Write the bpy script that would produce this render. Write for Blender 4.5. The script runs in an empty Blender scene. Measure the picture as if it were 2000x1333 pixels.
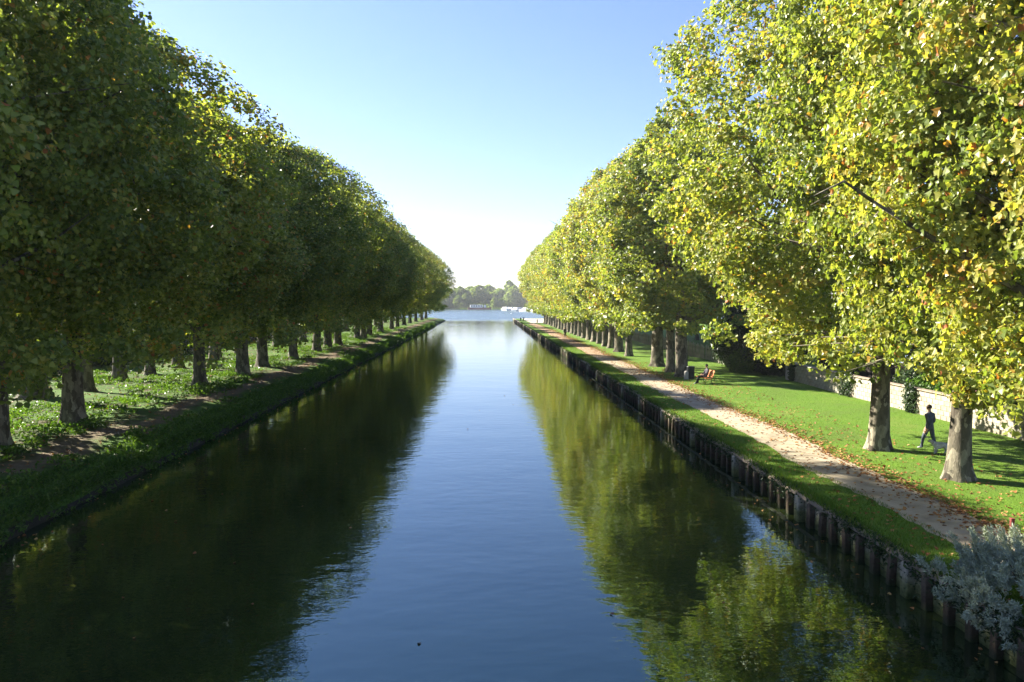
import bpy, math, random
import numpy as np
from mathutils import Vector, Matrix
PI = math.pi
R = math.radians
random.seed(7)
S = bpy.context.scene
C = S.collection

# ------------------------------------------------------------------ camera
cam_d = bpy.data.cameras.new('camera')
cam_d.sensor_width = 36.0
cam_d.lens = 28.0
cam_d.clip_start = 0.1
cam_d.clip_end = 6000
cam = bpy.data.objects.new('camera', cam_d)
C.objects.link(cam)
cam.location = (0, 0, 6.7)
cam.rotation_euler = (R(90 - 2.87), 0, R(-1.95))
S.camera = cam

# ------------------------------------------------------------------ sky and sun
SUN_EL, SUN_AZ = 28.3, 33.0          # degrees above the horizon; degrees ahead of due left
a_ = R(SUN_AZ)
sun_dir = Vector((-math.cos(a_) * math.cos(R(SUN_EL)), math.sin(a_) * math.cos(R(SUN_EL)), math.sin(R(SUN_EL))))
W = bpy.data.worlds.new('World')
S.world = W
W.use_nodes = True
nt = W.node_tree
nt.nodes.clear()
sky = nt.nodes.new('ShaderNodeTexSky')
sky.sky_type = 'NISHITA'
sky.sun_disc = False
sky.sun_elevation = R(SUN_EL)
sky.sun_rotation = math.atan2(sun_dir.x, sun_dir.y)
sky.altitude = 0
sky.air_density = 1.0
sky.dust_density = 0.3
sky.ozone_density = 2.8
bg = nt.nodes.new('ShaderNodeBackground')
bg.inputs['Strength'].default_value = 0.05
wo = nt.nodes.new('ShaderNodeOutputWorld')
wb = nt.nodes.new('ShaderNodeMix'); wb.data_type = 'RGBA'; wb.blend_type = 'MULTIPLY'; wb.inputs[0].default_value = 1.0
wb.inputs[7].default_value = (0.94, 0.895, 1.10, 1)      # the camera's cool white balance
nt.links.new(sky.outputs[0], wb.inputs[6])
nt.links.new(wb.outputs[2], bg.inputs[0])
nt.links.new(bg.outputs[0], wo.inputs[0])

sun_l = bpy.data.lights.new('sun', 'SUN')
sun_l.energy = 5.0
sun_l.angle = R(0.5)
sun_l.color = (1.0, 0.93, 0.80)
sun = bpy.data.objects.new('sun', sun_l)
C.objects.link(sun)
sun.rotation_euler = (-sun_dir).to_track_quat('-Z', 'Y').to_euler()

S.view_settings.view_transform = 'Standard'
S.view_settings.look = 'None'
S.view_settings.exposure = 2.25
S.view_settings.gamma = 1.0
S.view_settings.use_curve_mapping = False
S.cycles.max_bounces = 9
S.cycles.diffuse_bounces = 6
S.cycles.glossy_bounces = 3
S.cycles.transmission_bounces = 4
S.cycles.transparent_max_bounces = 4
S.cycles.sample_clamp_indirect = 8

# ------------------------------------------------------------------ haze: one closed box of thin air round everything
hz_me = bpy.data.meshes.new('haze')
hx, hy0, hy1, hz0, hz1 = 905, -85, 3005, -2.0, 34.0
hz_me.from_pydata([(-hx, hy0, hz0), (hx, hy0, hz0), (hx, hy1, hz0), (-hx, hy1, hz0), (-hx, hy0, hz1), (hx, hy0, hz1), (hx, hy1, hz1), (-hx, hy1, hz1)], [],
                  [(3, 2, 1, 0), (4, 5, 6, 7), (0, 1, 5, 4), (1, 2, 6, 5), (2, 3, 7, 6), (3, 0, 4, 7)])
haze = bpy.data.objects.new('haze', hz_me)
C.objects.link(haze)
haze['kind'] = 'stuff'
hm_ = bpy.data.materials.new('haze_air'); hm_.use_nodes = True
hn = hm_.node_tree.nodes; hn.clear()
ho = hn.new('ShaderNodeOutputMaterial'); hv_ = hn.new('ShaderNodeVolumePrincipled')
hv_.inputs['Color'].default_value = (0.90, 0.95, 1.0, 1)
hv_.inputs['Density'].default_value = 0.0002
hv_.inputs['Anisotropy'].default_value = 0.35
hm_.node_tree.links.new(hv_.outputs[0], ho.inputs['Volume'])
hz_me.materials.append(hm_)

# ------------------------------------------------------------------ helpers
def tag(o, label=None, cat=None, group=None, kind=None):
    if label: o['label'] = label
    if cat: o['category'] = cat
    if group: o['group'] = group
    if kind: o['kind'] = kind
    return o

def empty(name, loc=(0, 0, 0), rz=0.0, label=None, cat=None, group=None):
    o = bpy.data.objects.new(name, None)
    o.empty_display_size = 0.3
    o.location = loc
    o.rotation_euler = (0, 0, rz)
    C.objects.link(o)
    return tag(o, label, cat, group)

def link(name, me, parent=None, loc=(0, 0, 0), rot=(0, 0, 0), scale=(1, 1, 1)):
    o = bpy.data.objects.new(name, me)
    C.objects.link(o)
    if parent is not None: o.parent = parent
    o.location = loc; o.rotation_euler = rot; o.scale = scale
    return o

class MB:
    """collects simple solids and links them as one mesh"""
    def __init__(s): s.v = []; s.f = []
    def add(s, vs, fs):
        n = len(s.v); s.v += [tuple(p) for p in vs]; s.f += [tuple(i + n for i in f) for f in fs]; return s
    def box(s, c, d, rz=0.0, bev=0.0, tilt=None):
        x, y, z = d[0] / 2, d[1] / 2, d[2] / 2
        if bev <= 0:
            vs = [(-x, -y, -z), (x, -y, -z), (x, y, -z), (-x, y, -z), (-x, -y, z), (x, -y, z), (x, y, z), (-x, y, z)]
            fs = [(3, 2, 1, 0), (4, 5, 6, 7), (0, 1, 5, 4), (1, 2, 6, 5), (2, 3, 7, 6), (3, 0, 4, 7)]
        else:
            b = bev
            def oct_(zz, i):
                xx, yy = x - i, y - i
                return [(-xx, -yy + b, zz), (-xx + b, -yy, zz), (xx - b, -yy, zz), (xx, -yy + b, zz), (xx, yy - b, zz), (xx - b, yy, zz), (-xx + b, yy, zz), (-xx, yy - b, zz)]
            vs = oct_(-z, b) + oct_(-z + b, 0) + oct_(z - b, 0) + oct_(z, b)
            fs = [tuple(range(7, -1, -1)), tuple(range(24, 32))]
            for k in range(3):
                for i in range(8):
                    j = (i + 1) % 8
                    fs.append((k * 8 + i, k * 8 + j, k * 8 + 8 + j, k * 8 + 8 + i))
        m = Matrix.Rotation(rz, 4, 'Z')
        if tilt is not None: m = m @ tilt
        c = Vector(c)
        return s.add([m @ Vector(p) + c for p in vs], fs)
    def tube(s, pts, rad, n=8, cap=True, wob=0.0, rng=None):
        pts = [Vector(p) for p in pts]
        rad = rad if hasattr(rad, '__len__') else [rad] * len(pts)
        vs = []; ref = None
        for i, p in enumerate(pts):
            t = (pts[min(i + 1, len(pts) - 1)] - pts[max(i - 1, 0)]).normalized()
            if ref is None: ref = Vector((1, 0, 0)) if abs(t.x) < 0.9 else Vector((0, 1, 0))
            u = (ref - t * ref.dot(t)).normalized(); w = t.cross(u); ref = u
            for k in range(n):
                a = 2 * PI * k / n
                r = rad[i] * (1 + (rng.uniform(-wob, wob) if rng else 0))
                vs.append(p + (u * math.cos(a) + w * math.sin(a)) * r)
        fs = []
        for i in range(len(pts) - 1):
            for k in range(n):
                j = (k + 1) % n
                fs.append((i * n + k, i * n + j, (i + 1) * n + j, (i + 1) * n + k))
        if cap:
            fs.append(tuple(range(n - 1, -1, -1))); fs.append(tuple((len(pts) - 1) * n + k for k in range(n)))
        return s.add(vs, fs)
    def lathe(s, c, prof, n=16):
        vs = []; fs = []
        for r, z in prof:
            for k in range(n):
                a = 2 * PI * k / n
                vs.append((c[0] + r * math.cos(a), c[1] + r * math.sin(a), c[2] + z))
        m = len(prof)
        for i in range(m - 1):
            for k in range(n):
                j = (k + 1) % n
                fs.append((i * n + k, i * n + j, (i + 1) * n + j, (i + 1) * n + k))
        fs.append(tuple(range(n - 1, -1, -1))); fs.append(tuple((m - 1) * n + k for k in range(n)))
        return s.add(vs, fs)
    def mesh(s, name, mat, smooth=False):
        me = bpy.data.meshes.new(name)
        me.from_pydata(s.v, [], s.f)
        me.materials.append(mat)
        (me.shade_smooth if smooth else me.shade_flat)()
        me.update()
        return me
    def build(s, name, mat, parent=None, smooth=False, loc=(0, 0, 0)):
        return link(name, s.mesh(name, mat, smooth), parent, loc)

# ------------------------------------------------------------------ materials
def new_mat(name):
    m = bpy.data.materials.new(name); m.use_nodes = True
    n = m.node_tree.nodes; n.clear()
    out = n.new('ShaderNodeOutputMaterial')
    p = n.new('ShaderNodeBsdfPrincipled')
    m.node_tree.links.new(p.outputs[0], out.inputs[0])
    return m, n, m.node_tree.links, p, out

def ramp(n, stops):
    r = n.new('ShaderNodeValToRGB')
    e = r.color_ramp.elements
    while len(e) < len(stops): e.new(0.5)
    for i, (p, c) in enumerate(stops):
        e[i].position = p; e[i].color = (*c, 1) if len(c) == 3 else c
    return r

def noise(n, l, coord, scale, detail=4, rough=0.55, mapscale=None):
    t = n.new('ShaderNodeTexNoise')
    t.inputs['Scale'].default_value = scale; t.inputs['Detail'].default_value = detail; t.inputs['Roughness'].default_value = rough
    if mapscale:
        mp = n.new('ShaderNodeMapping'); mp.inputs['Scale'].default_value = mapscale
        l.new(coord, mp.inputs[0]); l.new(mp.outputs[0], t.inputs[0])
    else: l.new(coord, t.inputs[0])
    return t

def mix(n, l, fac, a, b):
    m = n.new('ShaderNodeMix'); m.data_type = 'RGBA'
    if isinstance(fac, (int, float)): m.inputs[0].default_value = fac
    else: l.new(fac, m.inputs[0])
    for k, v in ((6, a), (7, b)):
        if isinstance(v, tuple): m.inputs[k].default_value = (*v, 1)
        else: l.new(v, m.inputs[k])
    return m.outputs[2]

def surf(name, c1, c2, scale=3.0, rough=0.85, bump=0.3, bscale=None, spec=0.3, c3=None, mapscale=None, dist=0.02, metal=0.0):
    m, n, l, p, o = new_mat(name)
    tc = n.new('ShaderNodeTexCoord'); co = tc.outputs['Object']
    a = noise(n, l, co, scale, 6, 0.6, mapscale)
    st = [(0.32, c1), (0.68, c2)] if c3 is None else [(0.28, c1), (0.5, c2), (0.72, c3)]
    r = ramp(n, st); l.new(a.outputs[0], r.inputs[0])
    l.new(r.outputs[0], p.inputs['Base Color'])
    p.inputs['Roughness'].default_value = rough
    p.inputs['Specular IOR Level'].default_value = spec
    p.inputs['Metallic'].default_value = metal
    if bump:
        b = n.new('ShaderNodeBump'); b.inputs['Strength'].default_value = bump; b.inputs['Distance'].default_value = dist
        bn = noise(n, l, co, bscale or scale * 4, 5, 0.65, mapscale)
        l.new(bn.outputs[0], b.inputs['Height']); l.new(b.outputs[0], p.inputs['Normal'])
    return m

def leaf_mat(name, stops, trans=0.42, rough=0.38, tscale=(1.35, 1.4, 0.5), spec=0.2):
    """leaf: diffuse + gloss on top, light let through from behind; tint attribute chooses the leaf's own colour"""
    m, n, l, p, o = new_mat(name)
    at = n.new('ShaderNodeAttribute'); at.attribute_name = 'tint'
    oi = n.new('ShaderNodeObjectInfo')
    mr = n.new('ShaderNodeMapRange'); mr.inputs['To Min'].default_value = -0.07; mr.inputs['To Max'].default_value = 0.07
    l.new(oi.outputs['Random'], mr.inputs[0])
    ad = n.new('ShaderNodeMath'); ad.operation = 'ADD'; ad.use_clamp = True
    l.new(at.outputs['Fac'], ad.inputs[0]); l.new(mr.outputs[0], ad.inputs[1])
    r = ramp(n, stops); l.new(ad.outputs[0], r.inputs[0])
    l.new(r.outputs[0], p.inputs['Base Color'])
    p.inputs['Roughness'].default_value = rough
    p.inputs['Specular IOR Level'].default_value = spec
    tr = n.new('ShaderNodeBsdfTranslucent')
    tm = n.new('ShaderNodeMix'); tm.data_type = 'RGBA'; tm.blend_type = 'MULTIPLY'; tm.inputs[0].default_value = 1
    l.new(r.outputs[0], tm.inputs[6]); tm.inputs[7].default_value = (*tscale, 1)
    l.new(tm.outputs[2], tr.inputs[0])
    ms = n.new('ShaderNodeMixShader'); ms.inputs[0].default_value = trans
    l.new(p.outputs[0], ms.inputs[1]); l.new(tr.outputs[0], ms.inputs[2])
    l.new(ms.outputs[0], o.inputs[0])
    return m

M = {}
M['leaf'] = leaf_mat('plane_leaf', [(0.0, (0.075, 0.110, 0.026)), (0.35, (0.160, 0.210, 0.050)), (0.60, (0.315, 0.335, 0.085)),
                                   (0.78, (0.40, 0.34, 0.080)), (0.90, (0.46, 0.26, 0.06)), (1.0, (0.36, 0.13, 0.05))], 0.5, spec=0.32)
M['far_leaf'] = leaf_mat('far_leaf', [(0.0, (0.07, 0.13, 0.04)), (0.5, (0.16, 0.22, 0.06)), (1.0, (0.32, 0.32, 0.08))], 0.6)
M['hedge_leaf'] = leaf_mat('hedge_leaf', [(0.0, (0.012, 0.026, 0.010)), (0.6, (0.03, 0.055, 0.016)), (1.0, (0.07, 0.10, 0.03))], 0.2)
M['plant_leaf'] = leaf_mat('plant_leaf', [(0.0, (0.03, 0.07, 0.012)), (0.5, (0.075, 0.15, 0.022)), (1.0, (0.14, 0.20, 0.04))], 0.4)
M['silver_leaf'] = leaf_mat('silver_leaf', [(0.0, (0.20, 0.24, 0.18)), (1.0, (0.42, 0.455, 0.36))], 0.2, 0.7)
M['grass_blade'] = leaf_mat('grass_blade', [(0.0, (0.045, 0.10, 0.010)), (0.6, (0.085, 0.165, 0.016)), (1.0, (0.16, 0.18, 0.04))], 0.35, 0.55)
M['litter'] = leaf_mat('fallen_leaf', [(0.0, (0.13, 0.055, 0.022)), (0.5, (0.30, 0.13, 0.045)), (1.0, (0.42, 0.26, 0.10))], 0.15, 0.6)
M['blossom'] = leaf_mat('blossom', [(0.0, (0.5, 0.08, 0.2)), (1.0, (0.75, 0.38, 0.48))], 0.3, 0.6)

def bark_mat():
    m, n, l, p, o = new_mat('plane_bark')
    tc = n.new('ShaderNodeTexCoord'); co = tc.outputs['Object']
    v = n.new('ShaderNodeTexVoronoi'); v.inputs['Scale'].default_value = 5.0
    nz = noise(n, l, co, 2.2, 5)
    mp = n.new('ShaderNodeMapping'); mp.inputs['Scale'].default_value = (1, 1, 0.42)
    av = n.new('ShaderNodeVectorMath'); av.operation = 'ADD'
    sc = n.new('ShaderNodeVectorMath'); sc.operation = 'SCALE'; sc.inputs['Scale'].default_value = 0.5
    l.new(nz.outputs['Color'], sc.inputs[0]); l.new(co, av.inputs[0]); l.new(sc.outputs[0], av.inputs[1])
    l.new(av.outputs[0], mp.inputs[0]); l.new(mp.outputs[0], v.inputs['Vector'])
    sp = n.new('ShaderNodeSeparateColor'); l.new(v.outputs['Color'], sp.inputs[0])
    r = ramp(n, [(0.1, (0.075, 0.062, 0.045)), (0.45, (0.135, 0.12, 0.085)), (0.7, (0.19, 0.165, 0.12)), (0.95, (0.28, 0.25, 0.18))])
    l.new(sp.outputs[0], r.inputs[0])
    n2 = noise(n, l, co, 9, 5, 0.6, (1, 1, 0.4))
    r2 = ramp(n, [(0.3, (0.55, 0.55, 0.55)), (0.7, (1.05, 1.05, 1.05))]); l.new(n2.outputs[0], r2.inputs[0])
    mm = n.new('ShaderNodeMix'); mm.data_type = 'RGBA'; mm.blend_type = 'MULTIPLY'; mm.inputs[0].default_value = 1
    l.new(r.outputs[0], mm.inputs[6]); l.new(r2.outputs[0], mm.inputs[7])
    l.new(mm.outputs[2], p.inputs['Base Color'])
    p.inputs['Roughness'].default_value = 0.9; p.inputs['Specular IOR Level'].default_value = 0.2
    b = n.new('ShaderNodeBump'); b.inputs['Strength'].default_value = 0.6; b.inputs['Distance'].default_value = 0.05
    l.new(n2.outputs[0], b.inputs['Height']); l.new(b.outputs[0], p.inputs['Normal'])
    return m
M['bark'] = bark_mat()
M['stem'] = surf('stem_bark', (0.05, 0.04, 0.03), (0.11, 0.09, 0.06), 8)
M['concrete'] = None

def lawn_mat():
    m, n, l, p, o = new_mat('lawn')
    tc = n.new('ShaderNodeTexCoord'); co = tc.outputs['Object']
    a = noise(n, l, co, 0.35, 6, 0.65)
    r = ramp(n, [(0.30, (0.105, 0.155, 0.030)), (0.55, (0.105, 0.200, 0.018)), (0.75, (0.170, 0.205, 0.045))]); l.new(a.outputs[0], r.inputs[0])
    f = noise(n, l, co, 14, 4, 0.7)
    r2 = ramp(n, [(0.25, (0.62, 0.64, 0.6)), (0.7, (1.12, 1.1, 1.05))]); l.new(f.outputs[0], r2.inputs[0])
    mm = n.new('ShaderNodeMix'); mm.data_type = 'RGBA'; mm.blend_type = 'MULTIPLY'; mm.inputs[0].default_value = 1
    l.new(r.outputs[0], mm.inputs[6]); l.new(r2.outputs[0], mm.inputs[7])
    l.new(mm.outputs[2], p.inputs['Base Color'])
    p.inputs['Roughness'].default_value = 0.9; p.inputs['Specular IOR Level'].default_value = 0.15
    b = n.new('ShaderNodeBump'); b.inputs['Strength'].default_value = 0.7; b.inputs['Distance'].default_value = 0.05
    g = noise(n, l, co, 22, 3, 0.7)
    l.new(g.outputs[0], b.inputs['Height']); l.new(b.outputs[0], p.inputs['Normal'])
    return m
M['lawn'] = lawn_mat()

def wild_mat():
    m, n, l, p, o = new_mat('woodland_ground')
    tc = n.new('ShaderNodeTexCoord'); co = tc.outputs['Object']
    a = noise(n, l, co, 0.55, 6, 0.7)
    r = ramp(n, [(0.30, (0.085, 0.058, 0.036)), (0.44, (0.055, 0.075, 0.018)), (0.55, (0.06, 0.125, 0.016)), (0.72, (0.09, 0.16, 0.022))]); l.new(a.outputs[0], r.inputs[0])
    # trodden earth track that runs along the bank at x about -16
    sx = n.new('ShaderNodeSeparateXYZ'); l.new(co, sx.inputs[0])
    w = noise(n, l, co, 0.25, 4, 0.6)
    ma = n.new('ShaderNodeMath'); ma.operation = 'MULTIPLY_ADD'; ma.inputs[1].default_value = 4.0; l.new(w.outputs[0], ma.inputs[0]); l.new(sx.outputs[0], ma.inputs[2])
    mb = n.new('ShaderNodeMath'); mb.operation = 'ADD'; mb.inputs[1].default_value = 14.4; l.new(ma.outputs[0], mb.inputs[0])
    mc = n.new('ShaderNodeMath'); mc.operation = 'ABSOLUTE'; l.new(mb.outputs[0], mc.inputs[0])
    mr = n.new('ShaderNodeMapRange'); mr.inputs['From Min'].default_value = 0.35; mr.inputs['From Max'].default_value = 1.0
    mr.inputs['To Min'].default_value = 0.85; mr.inputs['To Max'].default_value = 0.0; l.new(mc.outputs[0], mr.inputs[0])
    s2 = noise(n, l, co, 3, 5, 0.7)
    r3 = ramp(n, [(0.3, (0.10, 0.068, 0.044)), (0.7, (0.20, 0.145, 0.10))]); l.new(s2.outputs[0], r3.inputs[0])
    col = mix(n, l, mr.outputs[0], r.outputs[0], r3.outputs[0])
    l.new(col, p.inputs['Base Color'])
    p.inputs['Roughness'].default_value = 0.95; p.inputs['Specular IOR Level'].default_value = 0.1
    b = n.new('ShaderNodeBump'); b.inputs['Strength'].default_value = 0.8; b.inputs['Distance'].default_value = 0.08
    g = noise(n, l, co, 6, 6, 0.7)
    l.new(g.outputs[0], b.inputs['Height']); l.new(b.outputs[0], p.inputs['Normal'])
    return m
M['wild'] = wild_mat()
M['path'] = surf('gravel_path', (0.23, 0.185, 0.125), (0.34, 0.285, 0.20), 1.1, 0.95, 0.6, 40, 0.1, (0.42, 0.36, 0.265))
M['far_path'] = surf('leafy_path', (0.25, 0.175, 0.11), (0.36, 0.265, 0.175), 1.2, 0.95, 0.4, 30, 0.1)
M['sand'] = surf('sandy_yard', (0.42, 0.37, 0.28), (0.52, 0.46, 0.36), 1.0, 0.95, 0.2, 20, 0.1)

def wall_mat(name, low, mid, hi, z0, z1):
    """colours that change with height above the water: algae below, dry above"""
    m, n, l, p, o = new_mat(name)
    g = n.new('ShaderNodeNewGeometry'); co = g.outputs['Position']
    a = noise(n, l, co, 3.0, 6, 0.65)
    sx = n.new('ShaderNodeSeparateXYZ'); l.new(co, sx.inputs[0])
    ma = n.new('ShaderNodeMath'); ma.operation = 'MULTIPLY_ADD'; ma.inputs[1].default_value = 0.45; l.new(a.outputs[0], ma.inputs[0]); l.new(sx.outputs[2], ma.inputs[2])
    mr = n.new('ShaderNodeMapRange'); mr.inputs['From Min'].default_value = z0 + 0.22; mr.inputs['From Max'].default_value = z1 + 0.22; l.new(ma.outputs[0], mr.inputs[0])
    r = ramp(n, [(0.0, low), (0.4, mid), (0.85, hi)]); l.new(mr.outputs[0], r.inputs[0])
    a2 = noise(n, l, co, 12, 5, 0.7)
    r2 = ramp(n, [(0.3, (0.55, 0.55, 0.55)), (0.7, (1.1, 1.1, 1.1))]); l.new(a2.outputs[0], r2.inputs[0])
    mm = n.new('ShaderNodeMix'); mm.data_type = 'RGBA'; mm.blend_type = 'MULTIPLY'; mm.inputs[0].default_value = 1
    l.new(r.outputs[0], mm.inputs[6]); l.new(r2.outputs[0], mm.inputs[7]); l.new(mm.outputs[2], p.inputs['Base Color'])
    p.inputs['Roughness'].default_value = 0.9; p.inputs['Specular IOR Level'].default_value = 0.2
    b = n.new('ShaderNodeBump'); b.inputs['Strength'].default_value = 0.6; b.inputs['Distance'].default_value = 0.02
    l.new(a2.outputs[0], b.inputs['Height']); l.new(b.outputs[0], p.inputs['Normal'])
    return m
M['panel'] = wall_mat('quay_concrete', (0.05, 0.065, 0.018), (0.16, 0.165, 0.07), (0.34, 0.31, 0.24), 0.0, 0.7)
M['pile'] = wall_mat('quay_timber', (0.025, 0.032, 0.012), (0.060, 0.042, 0.025), (0.125, 0.095, 0.066), 0.0, 0.7)
M['cap'] = surf('cap_concrete', (0.13, 0.105, 0.075), (0.27, 0.22, 0.165), 4, 0.95, 0.5, 20)

def water_mat():
    m, n, l, p, o = new_mat('canal_water')
    g = n.new('ShaderNodeNewGeometry'); co = g.outputs['Position']
    a = noise(n, l, co, 0.12, 4, 0.6)
    r = ramp(n, [(0.35, (0.010, 0.017, 0.005)), (0.65, (0.026, 0.036, 0.010))]); l.new(a.outputs[0], r.inputs[0])
    l.new(r.outputs[0], p.inputs['Base Color'])
    p.inputs['IOR'].default_value = 1.9
    p.inputs['Specular IOR Level'].default_value = 0.5
    sx = n.new('ShaderNodeSeparateXYZ'); l.new(co, sx.inputs[0])
    # ripples: fine crossing wavelets, a slow swell, and a wind-ruffled band on the open lake
    p.inputs['Specular Tint'].default_value = (0.45, 1.0, 1.0, 1)
    w1 = noise(n, l, co, 1.6, 3, 0.5, (1.0, 1.5, 1.0))
    w2 = noise(n, l, co, 0.25, 2, 0.5, (1.0, 1.6, 1.0))
    mr = n.new('ShaderNodeMapRange'); mr.inputs['From Min'].default_value = 262; mr.inputs['From Max'].default_value = 300
    mr.inputs['To Min'].default_value = 0.0; mr.inputs['To Max'].default_value = 1.0; l.new(sx.outputs[1], mr.inputs[0])
    rr_ = n.new('ShaderNodeMapRange'); rr_.inputs['To Min'].default_value = 0.015; rr_.inputs['To Max'].default_value = 0.22; l.new(mr.outputs[0], rr_.inputs[0])
    wp = noise(n, l, co, 0.05, 3, 0.5, (1.0, 0.6, 1.0)); wr = n.new('ShaderNodeMapRange'); wr.inputs['From Min'].default_value = 0.5; wr.inputs['From Max'].default_value = 0.68; wr.inputs['To Min'].default_value = 0.0; wr.inputs['To Max'].default_value = 0.07; l.new(wp.outputs[0], wr.inputs[0])
    ra = n.new('ShaderNodeMath'); ra.operation = 'ADD'; l.new(rr_.outputs[0], ra.inputs[0]); l.new(wr.outputs[0], ra.inputs[1]); l.new(ra.outputs[0], p.inputs['Roughness'])
    b2 = n.new('ShaderNodeBump'); b2.inputs['Strength'].default_value = 1.0; b2.inputs['Distance'].default_value = 0.018
    l.new(w2.outputs[0], b2.inputs['Height'])
    b1 = n.new('ShaderNodeBump'); b1.inputs['Strength'].default_value = 1.0
    l.new(w1.outputs[0], b1.inputs['Height']); l.new(b2.outputs[0], b1.inputs['Normal'])
    dm = n.new('ShaderNodeMath'); dm.operation = 'MULTIPLY_ADD'; dm.inputs[1].default_value = 0.10; dm.inputs[2].default_value = 0.0075
    l.new(mr.outputs[0], dm.inputs[0]); l.new(dm.outputs[0], b1.inputs['Distance'])
    l.new(b1.outputs[0], p.inputs['Normal'])
    return m
M['water'] = water_mat()
M['limestone'] = surf('limestone', (0.25, 0.225, 0.17), (0.34, 0.315, 0.245), 3, 0.9, 0.35, 25)
M['mortar'] = surf('mortar', (0.17, 0.15, 0.12), (0.23, 0.21, 0.17), 6, 0.95, 0.3)
M['coping'] = surf('coping_tile', (0.22, 0.17, 0.12), (0.34, 0.27, 0.20), 4, 0.9, 0.3)
M['shed_wood'] = surf('dark_boards', (0.018, 0.013, 0.010), (0.04, 0.028, 0.02), 4, 0.8, 0.3, mapscale=(1, 6, 1))
M['metal_roof'] = surf('metal_roof', (0.30, 0.36, 0.44), (0.42, 0.48, 0.56), 2, 0.4, 0.1, metal=0.3)
M['slate'] = surf('slate_roof', (0.09, 0.09, 0.10), (0.16, 0.155, 0.15), 3, 0.7, 0.3)
M['render_wall'] = surf('cream_render', (0.45, 0.41, 0.33), (0.55, 0.51, 0.42), 2, 0.9, 0.2)
M['white'] = surf('white_paint', (0.70, 0.70, 0.69), (0.80, 0.80, 0.79), 3, 0.5, 0.0)
M['glass'] = surf('dark_glass', (0.02, 0.025, 0.03), (0.04, 0.05, 0.06), 2, 0.05, 0.0, spec=0.6)
M['picket'] = surf('weathered_picket', (0.20, 0.18, 0.14), (0.38, 0.35, 0.28), 5, 0.9, 0.3, mapscale=(3, 3, 0.5))
M['bench_wood'] = surf('orange_wood', (0.36, 0.10, 0.03), (0.52, 0.18, 0.055), 6, 0.5, 0.15, mapscale=(6, 1, 6))
M['iron'] = surf('black_iron', (0.012, 0.012, 0.013), (0.03, 0.03, 0.03), 8, 0.5, 0.1)
M['bin_dark'] = surf('bin_dark', (0.012, 0.018, 0.018), (0.03, 0.035, 0.035), 6, 0.5, 0.1)
M['stone_grey'] = surf('grey_stone', (0.30, 0.28, 0.25), (0.45, 0.42, 0.38), 5, 0.9, 0.4)
M['red_wood'] = surf('red_post_paint', (0.14, 0.03, 0.022), (0.22, 0.055, 0.04), 8, 0.7, 0.2)
M['skin'] = surf('skin', (0.50, 0.27, 0.19), (0.58, 0.33, 0.24), 6, 0.5, 0.0)
M['jacket'] = surf('grey_jacket', (0.05, 0.052, 0.06), (0.10, 0.103, 0.115), 9, 0.85, 0.3)
M['black_coat'] = surf('black_coat', (0.010, 0.010, 0.012), (0.024, 0.024, 0.027), 9, 0.8, 0.3)
M['purple_coat'] = surf('dark_plum_coat', (0.022, 0.017, 0.026), (0.06, 0.05, 0.068), 9, 0.7, 0.3)
M['jeans'] = surf('grey_jeans', (0.045, 0.055, 0.075), (0.085, 0.10, 0.125), 10, 0.9, 0.3)
M['dark_trousers'] = surf('dark_trousers', (0.012, 0.012, 0.015), (0.028, 0.026, 0.03), 10, 0.9, 0.3)
M['shoe'] = surf('shoe', (0.22, 0.21, 0.22), (0.36, 0.34, 0.35), 10, 0.7, 0.1)
M['dark_shoe'] = surf('dark_shoe', (0.02, 0.02, 0.02), (0.04, 0.04, 0.04), 10, 0.6, 0.1)
M['hair'] = surf('brown_hair', (0.035, 0.018, 0.010), (0.08, 0.045, 0.028), 30, 0.7, 0.3)
M['dark_hair'] = surf('dark_hair', (0.012, 0.009, 0.008), (0.03, 0.022, 0.018), 30, 0.6, 0.3)
M['fur'] = surf('pale_fur', (0.30, 0.28, 0.26), (0.62, 0.59, 0.55), 9, 0.9, 0.6, 40)
M['swan'] = surf('white_feather', (0.75, 0.75, 0.74), (0.82, 0.82, 0.8), 9, 0.8, 0.1)
M['hull_white'] = surf('hull_white', (0.72, 0.73, 0.74), (0.80, 0.80, 0.80), 1, 0.3, 0.0, spec=0.5)
M['hull_blue'] = surf('hull_blue', (0.10, 0.16, 0.30), (0.14, 0.22, 0.38), 1, 0.4, 0.0)
M['hull_red'] = surf('hull_red', (0.12, 0.035, 0.035), (0.18, 0.05, 0.045), 1, 0.5, 0.0)

# ------------------------------------------------------------------ terrain
CR, CL = 9.68, -13.45               # canal edges
YR_END, YL_END = 265.0, 272.0
def g_right(x, y):
    base = 0.86 if x < 11.2 else 0.87
    return base + 0.025 * math.sin(x * 0.7 + y * 0.31) + 0.02 * math.sin(y * 0.53 - x * 0.4) - 0.10 * max(0, 1 - (x - CR) / 0.6)
def g_left(x, y):
    d = CL - x
    pr = [(0, 0.22), (0.35, 0.44), (0.9, 0.68), (1.8, 0.84), (3, 0.95), (6, 1.0), (400, 1.05)]
    z = pr[-1][1]
    for (a, za), (b, zb) in zip(pr, pr[1:]):
        if a <= d <= b: z = za + (zb - za) * (d - a) / (b - a); break
    k = min(1, max(0, d) / 1.5)
    return z + k * (0.05 * math.sin(x * 0.9 + y * 0.37) + 0.05 * math.sin(y * 0.71 - x * 0.5) + 0.03 * math.sin(1.9 * y + x)) + (1 - k) * 0.07 * math.sin(y * 0.9)

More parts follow.
